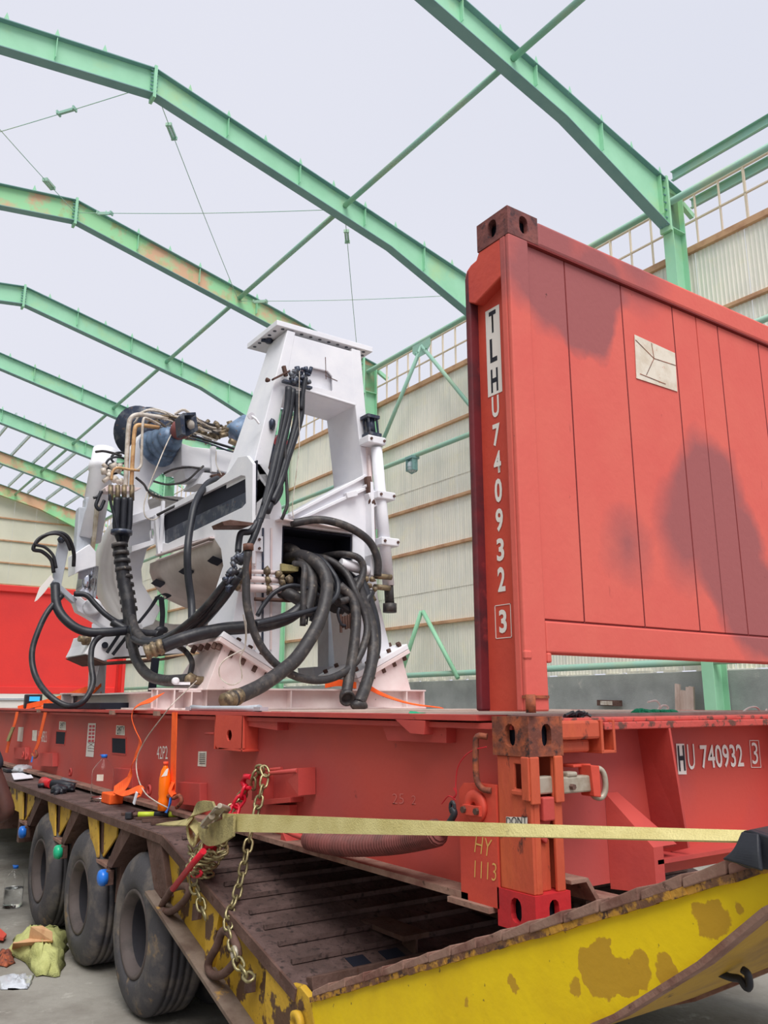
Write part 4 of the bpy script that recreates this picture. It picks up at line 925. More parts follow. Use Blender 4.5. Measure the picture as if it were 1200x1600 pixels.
# ------------------------------------------------------------------ chains and straps near the tail
def link_mesh(L=.066, w=.039, r=.0066):
    pts = []
    for k in range(6): a = -PI/2 + PI*k/5; pts.append((L/2-w/2 + w/2*math.cos(a), w/2*math.sin(a), 0))
    for k in range(6): a = PI/2 + PI*k/5; pts.append((-L/2+w/2 + w/2*math.cos(a), w/2*math.sin(a), 0))
    g = G(); g.tube(pts, r, 6, closed=True); me = bpy.data.meshes.new('link'); bmesh.ops.recalc_face_normals(g.bm, faces=g.bm.faces); g.bm.to_mesh(me); g.bm.free()
    for p in me.polygons: p.use_smooth = True
    return me
def chain(root, pts, m, L=.066, w=.039, r=.0066, jit=.0, name='link'):
    me = link_mesh(L, w, r); me.materials.append(M[m]); step = L-2*r-.001
    pts = cat_rom(pts, 8); d = 0; i = 0; total = 0; segs = []
    for a, b in zip(pts[:-1], pts[1:]): segs.append((total, a, b)); total += (b-a).length
    s = step/2; k = 0
    while s < total:
        for (t0, a, b) in segs:
            if t0 <= s <= t0+(b-a).length+1e-9: break
        d = (b-a).normalized(); c = a + d*(s-t0)
        x = d; y = x.cross(V((.3, .2, 1))).normalized(); z = x.cross(y); ang = (PI/4 if k % 2 else -PI/4) + rnd.uniform(-jit, jit)
        y2 = y*math.cos(ang)+z*math.sin(ang); z2 = x.cross(y2)
        o = bpy.data.objects.new(name, me); COL.objects.link(o); o.parent = root
        R3 = Matrix((x, y2, z2)).transposed().to_4x4(); o.matrix_local = Matrix.Translation(c-OFF[root.name]) @ R3
        s += step; k += 1
CH = thing('lashing_chain', 'long zinc-plated chain hanging from the red bar down to a lashing ring', 'chain', onX(385, 1530, TX0-.03))
A = [onX(395, 1232, -.03), onX(398, 1212, -.035), onX(405, 1202, -.03), onX(413, 1203, -.025), onX(414, 1215, -.03), onX(405, 1250, -.07), onX(388, 1320, -.14), onX(372, 1390, -.21), onX(357, 1437, -.285), onX(364, 1475, -.30), onX(369, 1495, -.31), onX(378, 1515, -.31), onX(392, 1530, -.31)]
chain(CH, A, 'chain')
g = G(); c = onX(366, 1489, -.31); g.tube([c+V((0, .022*math.cos(a), .022*math.sin(a))) for a in [2*PI*k/12 for k in range(12)]], .009, 8, closed=True); mk('washer_ring', g, 'silver', CH)
LB = thing('load_binder', 'glossy red lever load binder wrapped in chain beside the strap ratchet', 'load binder', onX(300, 1400, TX0-.05))
a0, a1 = onX(384, 1219, -.05), onX(393, 1212, -.05)
g = G(); g.tube([onX(*q, -.05) for q in ((392, 1214), (383, 1213), (379, 1222), (384, 1232), (391, 1231))], [.013, .014, .018, .014, .010], 8); mk('hook', g, 'redbinder', LB, label='red grab hook')
chain(LB, [onX(384, 1230, -.055), onX(378, 1246, -.07), onX(368, 1262, -.10), onX(362, 1284, -.13)], 'redbinder', .07, .042, .009, name='red_link')
chain(LB, [onX(391, 1228, -.03), onX(377, 1245, -.05), onX(362, 1262, -.08), onX(356, 1276, -.1)], 'chain', name='link')
g = G(); g.tube([onX(*q, -.22) for q in ((352, 1295), (342, 1312), (330, 1326), (316, 1340))], [.038, .042, .038, .028, .024], 10, smooth=1); mk('barrel', g, 'redbinder', LB)
g = G(); g.tube([onX(*q, -.385) for q in ((318, 1330), (303, 1347), (270, 1389))], .015, 10); mk('lever_handle', g, 'redbinder', LB)
g = G(); g.tube([onX(*q, -.30) for q in ((330, 1318), (318, 1328), (300, 1345))], .02, 10); g.tube([onX(306+9*math.cos(a), 1364+6*math.sin(a), -.31) for a in [2*PI*k/10 for k in range(10)]], .008, 7, closed=True); mk('lever_body', g, 'redbinder', LB)
# chain coiled round the binder
c0, c1 = onX(340, 1315, -.27), onX(306, 1362, -.29); pts = []
ax = (c1-c0); e1 = ax.normalized().orthogonal().normalized(); e2 = ax.normalized().cross(e1)
for k in range(24):
    a = k*1.15; t = min(1, max(0, k/23+rnd.uniform(-.09, .09))); pts.append(c0+ax*t + (e1*math.cos(a)+e2*math.sin(a))*(.036+.024*rnd.random()))
chain(LB, pts, 'chain', jit=.6)
chain(LB, [onX(303, 1364, -.30), onX(303, 1385, -.30), onX(311, 1400, -.30), onX(315, 1418, -.30), onX(319, 1428, -.3)], 'chain')
chain(LB, [onX(296, 1325, -.31), onX(303, 1333, -.32), onX(313, 1331, -.32), onX(321, 1338, -.32)], 'chain', jit=.7)
# yellow strap to the ramp tip
YS = thing('ratchet_strap', 'wide pale yellow ratchet strap stretched across the photo to the ramp tip', 'strap', onX(330, 1300, -.3))
p0 = onX(348, 1285, -.31); p1 = onX(1162, 1307, -.285)
p1b = onX(1195, 1330, -.285)
mid = [p0.lerp(p1, t) for t in (.25, .5, .75)]
g = G(); g.ribbon([p0, mid[0], mid[1], mid[2], p1], [V((0, 0, .080)), V((.0, 0, .066)), V((.005, 0, .050)), V((.015, 0, .033)), V((.03, 0, .020))], .005, 8); mk('webbing', g, 'strapy', YS)
g = G()
F2 = lambda q, X=-.33: onX(q[0], q[1], X)
g.ribbon([F2((366, 1290)), F2((345, 1300)), F2((325, 1305)), F2((312, 1297))], [V((.0, 0, .09)), V((0, .02, .10)), V((0, .03, .09)), V((0, .03, .07))], .012)
g.ribbon([F2((335, 1258)), F2((312, 1262)), F2((298, 1280)), F2((297, 1305)), F2((306, 1318)), F2((310, 1300)), F2((300, 1285))], [V((0, .04, .03)), V((0, .03, .05)), V((.04, .04, .0)), V((.04, .05, .0)), V((.04, .03, .02)), V((.04, .03, .03)), V((.04, .03, .03))], .012)
g.ribbon([F2((296, 1284), -.36), F2((275, 1286), -.35), F2((252, 1287), -.33)], [V((.03, 0, .035)), V((.06, 0, .02)), V((.06, 0, .006))], .006)
mk('loose_webbing', g, 'straptan', YS)
g = G(); 
g.bar(F2((318, 1290), -.37), F2((342, 1260), -.37), .008, .035, up=V((1, 0, 0))); g.bar(F2((330, 1294), -.30), F2((356, 1264), -.30), .008, .035, up=V((1, 0, 0)))
g.cyl(F2((317, 1291), -.375), F2((330, 1294), -.295), .009); g.cyl(F2((343, 1259), -.375), F2((357, 1264), -.295), .012); g.bar(F2((322, 1285), -.36), F2((344, 1263), -.36), .05, .012)
g.cyl(F2((331, 1275), -.38), F2((345, 1279), -.29), .016)
mk('ratchet', g, 'silver', YS, bevel=.002, label='steel ratchet buckle')
# rubber pad on the ramp tip
g = G()
g.ribbon([onX(1174, 1302, -.31), onX(1168, 1330, -.33), onX(1160, 1352, -.34)], [V((.0, .04, .0)), V((.0, .06, .0)), V((.0, .09, .01))], .012)
q = [onX(*k, -.315) for k in ((1160, 1298), (1172, 1297), (1235, 1318), (1245, 1335), (1240, 1365), (1205, 1360), (1165, 1357), (1139, 1345), (1150, 1335), (1158, 1318))]
g.plate(q, (.015, .0, .0)); g.plate([k+V((.015, 0, 0)) for k in (q[0], q[1], q[2], q[3])], (.30, .03, -.0))
solo('rubber_pad', g, 'black', 'black rubber mat folded over the yellow ramp tip at the right edge', 'mat', bevel=.004)
# ------------------------------------------------------------------ orange ratchet straps over the long side
def strap_side(label, top, pts, w=.05, extra=None, X=-.012):
    o = thing('orange_strap', label, 'strap', onX(pts[-1][0], pts[-1][1], X), 'orange ratchet straps')
    P3 = [onX(a, b, X if i else -.004) for i, (a, b) in enumerate(pts)]
    g = G(); g.ribbon(P3, [V((0, w*1.5*k, 0)) for k in (top or [1]*len(pts))], .004); mk('webbing', g, 'orange', o); return o
o1 = strap_side('orange strap hooked to the lower flange just right of the bottle of orange drink', None, [(273, 1113), (272, 1150), (271, 1185), (270, 1226), (269, 1240)], .058)
g = G(); g.ribbon([onX(270, 1222, -.02), onX(268, 1235, -.03), onX(272, 1243, -.03)], [V((.02, .06, 0)), V((.04, .05, 0)), V((.03, .03, 0))], .02); mk('bunched_webbing', g, 'orange', o1)
g = G(); g.tube([onX(*q, -.035) for q in ((256, 1235), (262, 1243), (272, 1247), (280, 1243), (284, 1252), (276, 1262))], .012, 8, smooth=3); mk('end_hook', g, 'cast_old', o1)
g = G(); g.ribbon([onX(267, 1246, -.05), onX(265, 1258, -.06), onX(259, 1270, -.08)], [V((.02, .02, 0)), V((.02, .025, 0)), V((.0, .03, 0))], .005); mk('blue_tail', g, 'blueweb', o1, label='short blue webbing tail')
o2 = strap_side('orange strap hooked left of the small number and the square opening', None, [(71, 1113), (66, 1135), (60, 1160), (54, 1175)], .075)
g = G(); g.tube([onX(*q, -.03) for q in ((50, 1178), (54, 1184), (58, 1180), (56, 1173))], .012, 7, smooth=3); mk('end_hook', g, 'cast_old', o2)
g = G(); g.ribbon([onX(51, 1182, -.04), onX(49, 1191, -.05)], V((0, .04, 0)), .005); mk('blue_tail', g, 'blueweb', o2)
o3 = strap_side('leftmost orange strap, with a worn tan sleeve halfway down', None, [(27, 1112), (23, 1130), (15, 1155), (10, 1176)], .085)
g = G(); g.ribbon([onX(21, 1136, -.03), onX(12, 1158, -.03)], V((0, .13, 0)), .012); mk('tan_sleeve', g, 'straptan', o3, label='worn tan protective sleeve')
o4 = thing('orange_strap', 'twisted loose orange strap trailing from the deck down to an orange ratchet', 'strap', onX(195, 1250, -.12), 'orange ratchet straps')
g = G(); tw = [((246, 1090), .06, 0), ((226, 1097), .0, 0), ((210, 1107), -.01, 0), ((206, 1122), -.03, 0), ((212, 1140), -.03, 0), ((219, 1160), -.03, 0), ((214, 1178), -.03, 0), ((206, 1196), -.03, 0), ((203, 1212), -.03, 0), ((196, 1225), -.05, 0), ((178, 1236), -.09, 0)]
P3 = [onX(q[0], q[1], x) for q, x, _ in tw]; wv = [w_*2.3 for w_ in [V((.05, .02, .03)), V((.04, .04, .02)), V((.02, .045, .01)), V((.01, .03, .0)), V((.02, .055, 0)), V((.01, .05, 0)), V((.0, .03, 0)), V((.02, .055, 0)), V((.0, .035, .0)), V((.02, .06, .03)), V((.03, .09, .02))]]
g.ribbon(P3, wv, .004); g.ribbon([onX(178, 1236, -.10), onX(195, 1240, -.11), onX(216, 1233, -.09), onX(222, 1238, -.08), (onX(212, 1246, -.11))], [V((.02, .05, .02)), V((.03, .05, .03)), V((.03, .05, .04)), V((.03, .03, .04)), V((.02, .02, .02))], .006); mk('webbing', g, 'orange', o4)
c = onZ(175, 1252, .035); g = G(); g.box(c.x-.05, c.x+.05, c.y-.10, c.y+.10, .022, .095); mk('ratchet_grip', g, 'orange', o4, bevel=.008, label='orange plastic ratchet grip')
g = G(); c2 = onZ(190, 1246, .05); g.box(c2.x-.03, c2.x-.022, c2.y-.06, c2.y+.07, .024, .10); g.box(c2.x+.03, c2.x+.038, c2.y-.06, c2.y+.07, .024, .10); g.cyl((c2.x-.04, c2.y, .06), (c2.x+.045, c2.y, .06), .018); g.cyl((c2.x-.04, c2.y-.05, .08), (c2.x+.045, c2.y-.05, .08), .008); mk('ratchet_frame', g, 'brass', o4)
g = G(); g.bar(onX(209, 1256, -.14), onX(214, 1238, -.13), .008, .03, up=V((0, 1, 0))); mk('white_tag', g, 'paper', o4)
# straps running over the deck to the left
o5 = thing('orange_strap', 'bundle of orange straps fanning over the deck edge at far left, behind the hose loop', 'strap', (0.1, 7.6, DZ), 'orange ratchet straps')
g = G()
for (a, b) in ((((28, 1107, 8.2)), (150, 1072, 6.6)), ((55, 1110, 7.4), (158, 1080, 6.6)), ((110, 1108, 6.6), (158, 1068, 6.6)), ((95, 1107, 7.0), (125, 1100, 6.4))):
    P_, Q_ = onY(a[0], a[1], a[2]), onY(b[0], b[1], b[2]); g.ribbon([P_, P_.lerp(Q_, .5)+V((0, 0, -.02)), Q_], V((0, .03, .055)), .005)
mk('webbing', g, 'orange', o5)
o6 = thing('orange_strap', 'orange strap under the machine base by the hose ends, tail trailing right', 'strap', (1.5, 3.45, DZ), 'orange ratchet straps')
g = G(); g.ribbon([onY(508, 1070, 3.72), onY(530, 1067, 3.66), onY(556, 1071, 3.62)], V((0, 0, .05)), .03); g.ribbon([onY(575, 1073, 3.65), onY(600, 1086, 3.6), onY(640, 1099, 3.5), onY(690, 1106, 3.3)], [V((0, .0, .045)), V((0, .02, .03)), V((0, .04, .015)), V((0, .05, .008))], .006)
g.ribbon([onY(352, 1098, 3.5), onY(375, 1093, 3.5), onY(395, 1086, 3.5)], V((0, 0, .03)), .01); mk('webbing', g, 'orange', o6)
# ------------------------------------------------------------------ bottles
def big_bottle(name, label, c, fill, cat='bottle'):
    o = thing(name, label, cat, c, 'large water bottles'); c = V(c)
    prof = [(0, .07), (.005, .078), (.02, .08)]
    for k in range(8): z = .03+k*.018; prof += [(z, .080), (z+.009, .0765)]
    prof += [(.19, .080), (.225, .076), (.26, .056), (.29, .026), (.30, .019), (.318, .019)]
    g = G(); g.lathe(c, (0, 0, 1), prof+[(p[0], max(p[1]-.0012, .001)) for p in prof[::-1]][:-1]+[(.0015, .068)], 28, close=True); mk('bottle_body', g, 'plastic', o, recalc=True)
    g = G(); g.lathe(c+V((0, 0, .003)), (0, 0, 1), [(0, .066), (.015, .076)] + [(min(fill, .02+k*.02), .0748) for k in range(1, 9)], 24); mk('water', g, 'water', o)
    g = G(); g.lathe(c+V((0, 0, .308)), (0, 0, 1), [(0, .022), (.022, .022), (.024, .018)], 18); g.bar(c+V((0, .02, .325)), c+V((-.01, .06, .326)), .012, .006); mk('cap', g, 'bluecap', o, label='blue cap with a tab')
    g = G(); d = V((CP.x-c.x, CP.y-c.y, 0)).normalized(); e = V((-d.y, d.x, 0)); cc = c+V((0, 0, .15))
    L = [cc + (d*math.cos(a)+e*math.sin(a))*.081 for a in [-.35-.2, -.35, -.15, .05]]
    for a_, b_ in zip(L[:-1], L[1:]): g.quad(a_, b_, b_+V((0, 0, .045)), a_+V((0, 0, .045)))
    if fill < .1: mk('small_label', g, 'sticker', o)
    return o
c = onZ(158, 1252, .02); big_bottle('water_bottle', 'large nearly empty water bottle with blue cap standing on the trailer edge', c, .03)
c = onZ(19, 1417, GZ); big_bottle('water_bottle', 'large clear water bottle with blue cap standing on the ground left of the wheels', c, .15)
c = onX(256, 1247, -.05); c.z = .07
o = thing('drink_bottle', 'slim bottle of orange drink standing on the red flange', 'bottle', c)
g = G(); g.lathe(c, (0, 0, 1), [(0, .03), (.004, .035), (.06, .036), (.08, .032), (.10, .036), (.19, .036), (.24, .026), (.262, .014), (.275, .013)], 20); mk('bottle_body', g, 'drink', o)
g = G(); g.lathe(c+V((0, 0, .272)), (0, 0, 1), [(0, .016), (.02, .016), (.021, .01)], 14); mk('cap', g, 'cardred', o)
d = V((CP.x-c.x, CP.y-c.y, 0)).normalized(); e = V((-d.y, d.x, 0)); g = G(); cc = c+d*.032; g.plate([cc-e*.022+V((0, 0, .205)), cc+e*.012+V((0, 0, .21)), cc+e*.018+V((0, 0, .255)), cc+e*.006+V((0, 0, .25))], d*.002); mk('white_print', g, 'letter', o)
# ------------------------------------------------------------------ tools and litter on the trailer edge
def gz(px, py, z=.024): return onZ(px, py, z)
o = thing('hammer', 'club hammer with lime and black grip lying on the cleats beside the ratchet strap', 'hammer', gz(240, 1272))
a, b = gz(203, 1273, .045), gz(279, 1272, .045)
g = G(); g.tube([a, a.lerp(b, .18)], .014, 8); mk('handle', g, 'rust', o)
g = G(); g.tube([a.lerp(b, .17), a.lerp(b, .5)], .017, 10); g.tube([a.lerp(b, .8), a.lerp(b, 1)], .018, 10); mk('lime_grip', g, 'lime', o, label='lime green grip ends')
g = G(); g.tube([a.lerp(b, .5), a.lerp(b, .8)], .0175, 10); mk('grip', g, 'black', o)
g = G(); s = (b-a).normalized().cross(V((0, 0, 1))); g.bar(a-s*.05, a+s*.05, .04, .04); mk('head', g, 'black', o, bevel=.005)
g = G(); 
for (p, q) in (((190, 1272), (250, 1267)), ((212, 1279), (262, 1276)), ((222, 1283), (290, 1278)), ((236, 1287), (270, 1284))): g.bar(gz(*p, .03), gz(*q, .03), .018, .014)
solo('steel_bars', g, 'rust', 'short rusty steel bars lying under the hammer', 'bars', kind='stuff')
o = thing('power_tool', 'red and black cordless grinder lying on the trailer edge', 'tool', gz(100, 1228))
g = G(); g.tube([gz(68, 1222, .06), gz(80, 1225, .06)], [.045, .035], 10); mk('tool_head', g, 'redplastic', o, label='red plastic housing')
g = G(); g.tube([gz(80, 1225, .06), gz(96, 1226, .055), gz(118, 1229, .045)], [.035, .04, .03], 10); g.tube([gz(60, 1228, .04), gz(70, 1226, .05)], .018, 8); mk('tool_body', g, 'black', o)
g = G(); g.tube([gz(98, 1220, .06), gz(120, 1224, .05), gz(133, 1228, .04)], [.03, .022, .012], 8); g.cyl(gz(64, 1220, .05), gz(74, 1216, .06), .012); mk('steel_shaft', g, 'steel', o)
g = G(); g.blob(gz(92, 1234, .045), .06, 3, .18, 3, (1, 1.6, .7)); g.blob(gz(108, 1232, .045), .05, 3, .2, 4, (1, 1.5, .7))
for q in ((80, 1238), (86, 1240), (96, 1239)): g.tube([gz(95, 1235, .045), gz(*q, .03)], [.022, .013], 7)
solo('work_glove', g, 'black', 'black work glove crumpled in front of the grinder', 'glove')
o = thing('plastic_bag', 'crumpled clear plastic bag lying among papers on the trailer edge', 'bag', gz(37, 1208))
g = G(); g.blob(gz(37, 1203, .05), .10, 3, .22, 5, (1, 1.6, .5)); mk('film', g, 'bagp', o)
for i, (q, lab) in enumerate((([(18, 1209), (34, 1208), (44, 1212), (20, 1215)], 'white folded paper lying left of the grinder on the trailer edge'), ([(20, 1215), (48, 1211), (52, 1216), (22, 1219)], 'lower white paper sheet at the rim of the trailer edge'))):
    g = G(); g.plate([gz(*k, .026+.01*i) for k in q], (0, 0, .006)); solo('paper_sheet', g, 'paper', lab, 'paper')
g = G(); g.box(*[v for v in ((gz(12, 1206).x-.03), (gz(12, 1206).x+.03), gz(12, 1206).y-.12, gz(12, 1206).y+.12, .022, .06)]); solo('black_yellow_case', g, 'black', 'small black case at the left end of the papers', 'case', bevel=.01)
# white spanner on the deck edge
g = G(); a, b = onZ(322, 1108, DZ+.012), onZ(400, 1108, DZ+.012)
g = G(); P0 = onY(305, 1107, 3.1); P1 = onY(405, 1110, 2.1)
P0 = onX(300, 1107, .08); P1 = onX(405, 1109, .06); P0.z = P1.z = DZ+.014
g.tube([P0, P0.lerp(P1, .2), P0.lerp(P1, .8), P1], [.022, .016, .016, .022], 8); g.bar(P0-V((.0, .03, 0)), P0+V((0, .05, 0)), .05, .02); g.bar(P1-V((.0, .06, 0)), P1+V((0, .02, 0)), .05, .02)
solo('spanner', g, 'greypaint', 'long white spanner lying on the container deck edge under the machine base', 'spanner')
# thin wire falling across the side beam
g = G(); g.tube([onX(*q, x) for q, x in (((307, 1064), .35), ((285, 1085), .12), ((268, 1102), -.01), ((250, 1125), -.03), ((228, 1155), -.04), ((214, 1185), -.05), ((215, 1213), -.06), ((226, 1238), -.08), ((243, 1252), -.09), ((262, 1262), -.1))], .004, 6, smooth=5); solo('grey_cable', g, 'pipe', 'thin grey cable arching down the red side beam between the orange straps', 'cable')
# ------------------------------------------------------------------ litter on the ground
def cloth(px_pts, z0, amp, seed, m, name, label, cat, n=14, th=.012):
    c = [onZ(*q, GZ) for q in px_pts]; cc = sum(c, V((0, 0, 0)))/len(c); r2 = random.Random(seed)
    g = G(); R0 = []; m_ = len(c)
    rings = []
    K = 7
    for k in range(K+1):
        t = k/K; row = []
        for i in range(m_*4):
            a = c[i//4]; b = c[(i//4+1) % m_]; p = a.lerp(b, (i % 4)/4)
            q = cc.lerp(p, 1-t*.999); h = z0*math.sin(min(1, t*1.25)*PI/2)*(1-.25*t) + amp*r2.uniform(-1, 1)*(.4 if k == 0 else 1)
            q = q + V((r2.uniform(-1, 1), r2.uniform(-1, 1), 0))*amp*.7; q.z = GZ+max(.002, h); row.append(g.bm.verts.new(q))
        rings.append(row)
    for k in range(K):
        for i in range(m_*4): j = (i+1) % (m_*4); g.bm.faces.new((rings[k][i], rings[k][j], rings[k+1][j], rings[k+1][i])).smooth = True
    g.bm.faces.new(rings[-1]); g.bm.faces.new(rings[0][::-1])
    return solo(name, g, m, label, cat)
cloth([(8, 1490), (20, 1470), (50, 1466), (75, 1472), (108, 1463), (104, 1490), (92, 1527), (60, 1526), (40, 1505)], .17, .024, 3, 'sack', 'woven_sack', 'crumpled pale green woven sack on the ground left of the second wheel', 'sack')
cloth([(-4, 1490), (18, 1486), (24, 1505), (10, 1512), (-6, 1508)], .06, .01, 8, 'cast_old', 'brown_scrap', 'dull brown cardboard scrap tucked under the sack at the left edge', 'cardboard')
g = G(); q = [onZ(20, 1474, GZ+.10), onZ(45, 1466, GZ+.12), onZ(48, 1448, GZ+.2), onZ(66, 1446, GZ+.22), onZ(82, 1456, GZ+.2), onZ(82, 1470, GZ+.15)]; g.plate(q, (.01, .03, -.02)); q2 = [onZ(20, 1474, GZ+.10), onZ(82, 1470, GZ+.15), onZ(84, 1482, GZ+.01), onZ(18, 1486, GZ+.01)]; g.plate(q2, (.01, .03, -.0)); solo('cardboard_flap', g, 'card', 'light brown cardboard flap standing up behind the green sack', 'cardboard')
g = G(); g.plate([onZ(-6, 1450, GZ+.02), onZ(10, 1464, GZ+.02), onZ(5, 1470, GZ+.02), onZ(-6, 1468, GZ+.02)], (0, 0, .02)); solo('red_packet', g, 'redbright', 'bright orange-red packet at the left edge above the sack', 'packet')
cloth([(-6, 1527), (30, 1524), (52, 1524), (48, 1540), (42, 1546), (0, 1547)], .03, .012, 12, 'bagp', 'plastic_sheet', 'crumpled clear plastic sheet on the ground below the sack', 'plastic')
# ------------------------------------------------------------------ white hydraulic drilling machine standing on the deck
MC = thing('drilling_machine', 'white hydraulic drilling machine with tall A-frame, horizontal boom and tangled black hoses', 'machine', (1.3, 5.2, DZ))
def mp(name, g, m='white', bevel=.006, parent=None, label=None, kind=None): return mk(name, g, m, parent or MC, bevel=bevel, label=label, kind=kind)
def YP(q, Y): return [onY(a, b, Y) for a, b in q]
def XP(q, X): return [onX(a, b, X) for a, b in q]
def H3(pts): return [onY(a, b, y) for a, b, y in pts]
def hs(pts, r, m='hose', name='hose', n=6, seg=9, label=None, parent=None): g = G(); g.tube(H3(pts), r, seg, smooth=n); return mp(name, g, m, 0, parent, label)
# A. skid base
def skid(y, x0, x1, ribs):
    g = G(); g.box(x0, x1, y-.07, y+.07, .817, .83); g.box(x0, x1, y-.07, y+.07, DZ, DZ+.014); g.box(x0, x1, y-.006, y+.006, DZ+.01, .82)
    for x in ribs: g.box(x-.006, x+.006, y-.068, y, DZ+.01, .82)
    return mp('skid_beam', g, 'whitepink', .002)
skid(3.74, .62, 2.40, [.66, 1.1, 1.72, 2.2, 2.38]); skid(3.95, .10, .70, [.12, .25, .36, .5]); skid(6.9, .2, 2.3, [.3, 1.2, 2.2])
for x in (.35, 2.1):
    g = G(); g.ibeam((x, 3.8, .745), (x, 6.9, .745), .14, .14, .013, .01); mp('skid_beam', g, 'whitepink', 0)
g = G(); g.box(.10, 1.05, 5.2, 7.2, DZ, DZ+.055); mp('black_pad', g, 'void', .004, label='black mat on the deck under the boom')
# B. bolted feet
def foot(A_, B_, depth, th=.045, s=1):
    A_, B_ = onY(*A_, 3.75), onY(*B_, 3.75); n_ = V((0, 1, 0)).cross((B_-A_).normalized()); n_ = n_ if n_.z < 0 else -n_
    o = mp('foot_flange', G().plate([A_, B_, B_+V((0, depth, 0)), A_+V((0, depth, 0))], n_*th), 'white', .004)
    mp('foot_flange', G().plate([A_+n_*(th+.003), B_+n_*(th+.003), B_+V((0, depth, 0))+n_*(th+.003), A_+V((0, depth, 0))+n_*(th+.003)], n_*th*.8), 'whitepink', .004)
    g = G()
    for k in range(5):
        c = A_.lerp(B_, .08+.21*k)+V((0, .05, 0)); g.cyl(c-n_*.03, c+n_*.13, .020, seg=6); c = c+V((0, depth*.8, 0)); g.cyl(c-n_*.03, c+n_*.13, .020, seg=6)
    for k in range(4): c = A_+V((0, .1+depth*.22*k, 0)); c = c.lerp(B_, .04); g.cyl(c-n_*.03, c+n_*.13, .020, seg=6)
    mp('bolts', g, 'rust', 0, o); return A_, B_
A1, B1 = foot((350, 986), (436, 1041), .62); A2, B2 = foot((636, 1006), (556, 1052), .62)
g = G(); g.plate(YP([(352, 1000), (400, 1028), (426, 1056), (420, 1078), (322, 1078)], 3.80), (0, .10, 0)); g.plate(YP([(352, 1000), (322, 1078)], 3.82)+YP([(268, 1078), (302, 1026)], 4.45)[::1], (.03, 0, 0)); mp('foot_gusset', g, 'whitepink', .004)
g = G(); g.plate(YP([(592, 1040), (626, 1018), (642, 1078), (556, 1078), (558, 1062)], 3.80), (0, .10, 0)); mp('foot_gusset', g, 'whitepink', .004)
# C. A-frame legs: lofts
def loft(secs, name, m='white', bevel=.006):
    g = G(); R_ = []
    for (z, x0, x1, y0, y1) in secs: R_.append([g.bm.verts.new(p) for p in ((x0, y0, z), (x1, y0, z), (x1, y1, z), (x0, y1, z))])
    for a, b in zip(R_[:-1], R_[1:]):
        for k in range(4): g.bm.faces.new((a[k], a[(k+1) % 4], b[(k+1) % 4], b[k]))
    g.bm.faces.new(R_[0]); g.bm.faces.new(R_[-1][::-1]); return mp(name, g, m, bevel)
loft([(3.93, 1.13, 1.21, 3.95, 4.30), (3.3, .99, 1.11, 3.95, 4.40), (2.64, .845, .985, 3.95, 4.55), (2.2, .85, 1.02, 3.95, 4.6)], 'left_leg')
loft([(3.93, 1.80, 1.90, 3.95, 4.46), (3.38, 1.845, 1.955, 3.95, 4.46), (2.8, 1.925, 2.03, 3.95, 4.46), (2.25, 1.98, 2.10, 3.95, 4.46)], 'right_leg')
# crossmember with rounded opening
hole = [V(onY(*q, 3.95)) for q in [(486, 574), (512, 580), (519, 588), (520, 611), (489, 604), (483, 598), (481, 580)]]
g = G(); g.plate([V((1.20, 3.952, 3.90)), V((1.81, 3.952, 3.90)), V((1.86, 3.952, 3.375)), V((1.11, 3.952, 3.42))], (0, .02, 0), [hole]); g.plate([V((1.11, 3.95, 3.42)), V((1.86, 3.95, 3.375)), V((1.86, 4.46, 3.375)), V((1.11, 4.46, 3.42))], (0, 0, .02)); g.plate([V((1.22, 4.0, 3.88)), V((1.79, 4.0, 3.88)), V((1.82, 4.0, 3.41)), V((1.16, 4.0, 3.44))], (0, .02, 0)); mp('crossmember', g)
g = G(); g.bar((1.52, 3.949, 3.77), (1.53, 3.949, 3.56), .004, .005); g.bar((1.52, 3.949, 3.59), (1.65, 3.949, 3.57), .004, .005); mp('weld_marks', g, 'rust', 0)
# head plate
g = G(); g.box(1.02, 2.03, 3.94, 4.54, 3.945, 3.995); hd = mp('head_plate', g, 'white', .004)
g = G()
for k in range(10): g.cyl((1.10+.095*k, 3.985, 3.9435), (1.10+.095*k, 3.985, 3.9405), .016, seg=10)
for k in range(5): g.cyl((1.06, 4.06+.10*k, 3.9435), (1.06, 4.06+.10*k, 3.9405), .016, seg=10); g.cyl((1.99, 4.06+.10*k, 3.9435), (1.99, 4.06+.10*k, 3.9405), .016, seg=10)
mp('bolt_holes', g, 'darksteel', 0, hd, kind='stuff')
g = G(); c = onZ(419, 533, 3.93); g.blob(c, .035, 2, .2, 4, (1, 1.4, .6)); g.cyl(c+V((-.06, .02, 0)), c+V((.07, -.02, 0)), .014); mp('pipe_clamp', g, 'darksteel', 0, hd)
# lower columns
g = G(); g.plate(YP([(393, 724), (417, 724), (440, 790), (442, 815), (441, 925), (436, 1040), (404, 1022), (360, 992), (372, 924), (392, 860)], 3.95), (0, .5, 0)); mp('left_column', g)
g = G(); g.plate(YP([(551, 832), (586, 828), (590, 930), (611, 1020), (566, 1044), (559, 960), (551, 900)], 3.95), (0, .45, 0)); mp('right_column', g)
g = G(); g.plate(YP([(513, 935), (552, 935), (554, 1042), (513, 1042)], 4.7), (0, .2, 0)); mp('rear_column', g, 'greypaint')
g = G(); g.plate(YP([(490, 1042), (562, 1040), (560, 1060), (492, 1062)], 4.5), (0, .3, 0)); mp('rear_foot', g, 'greypaint')
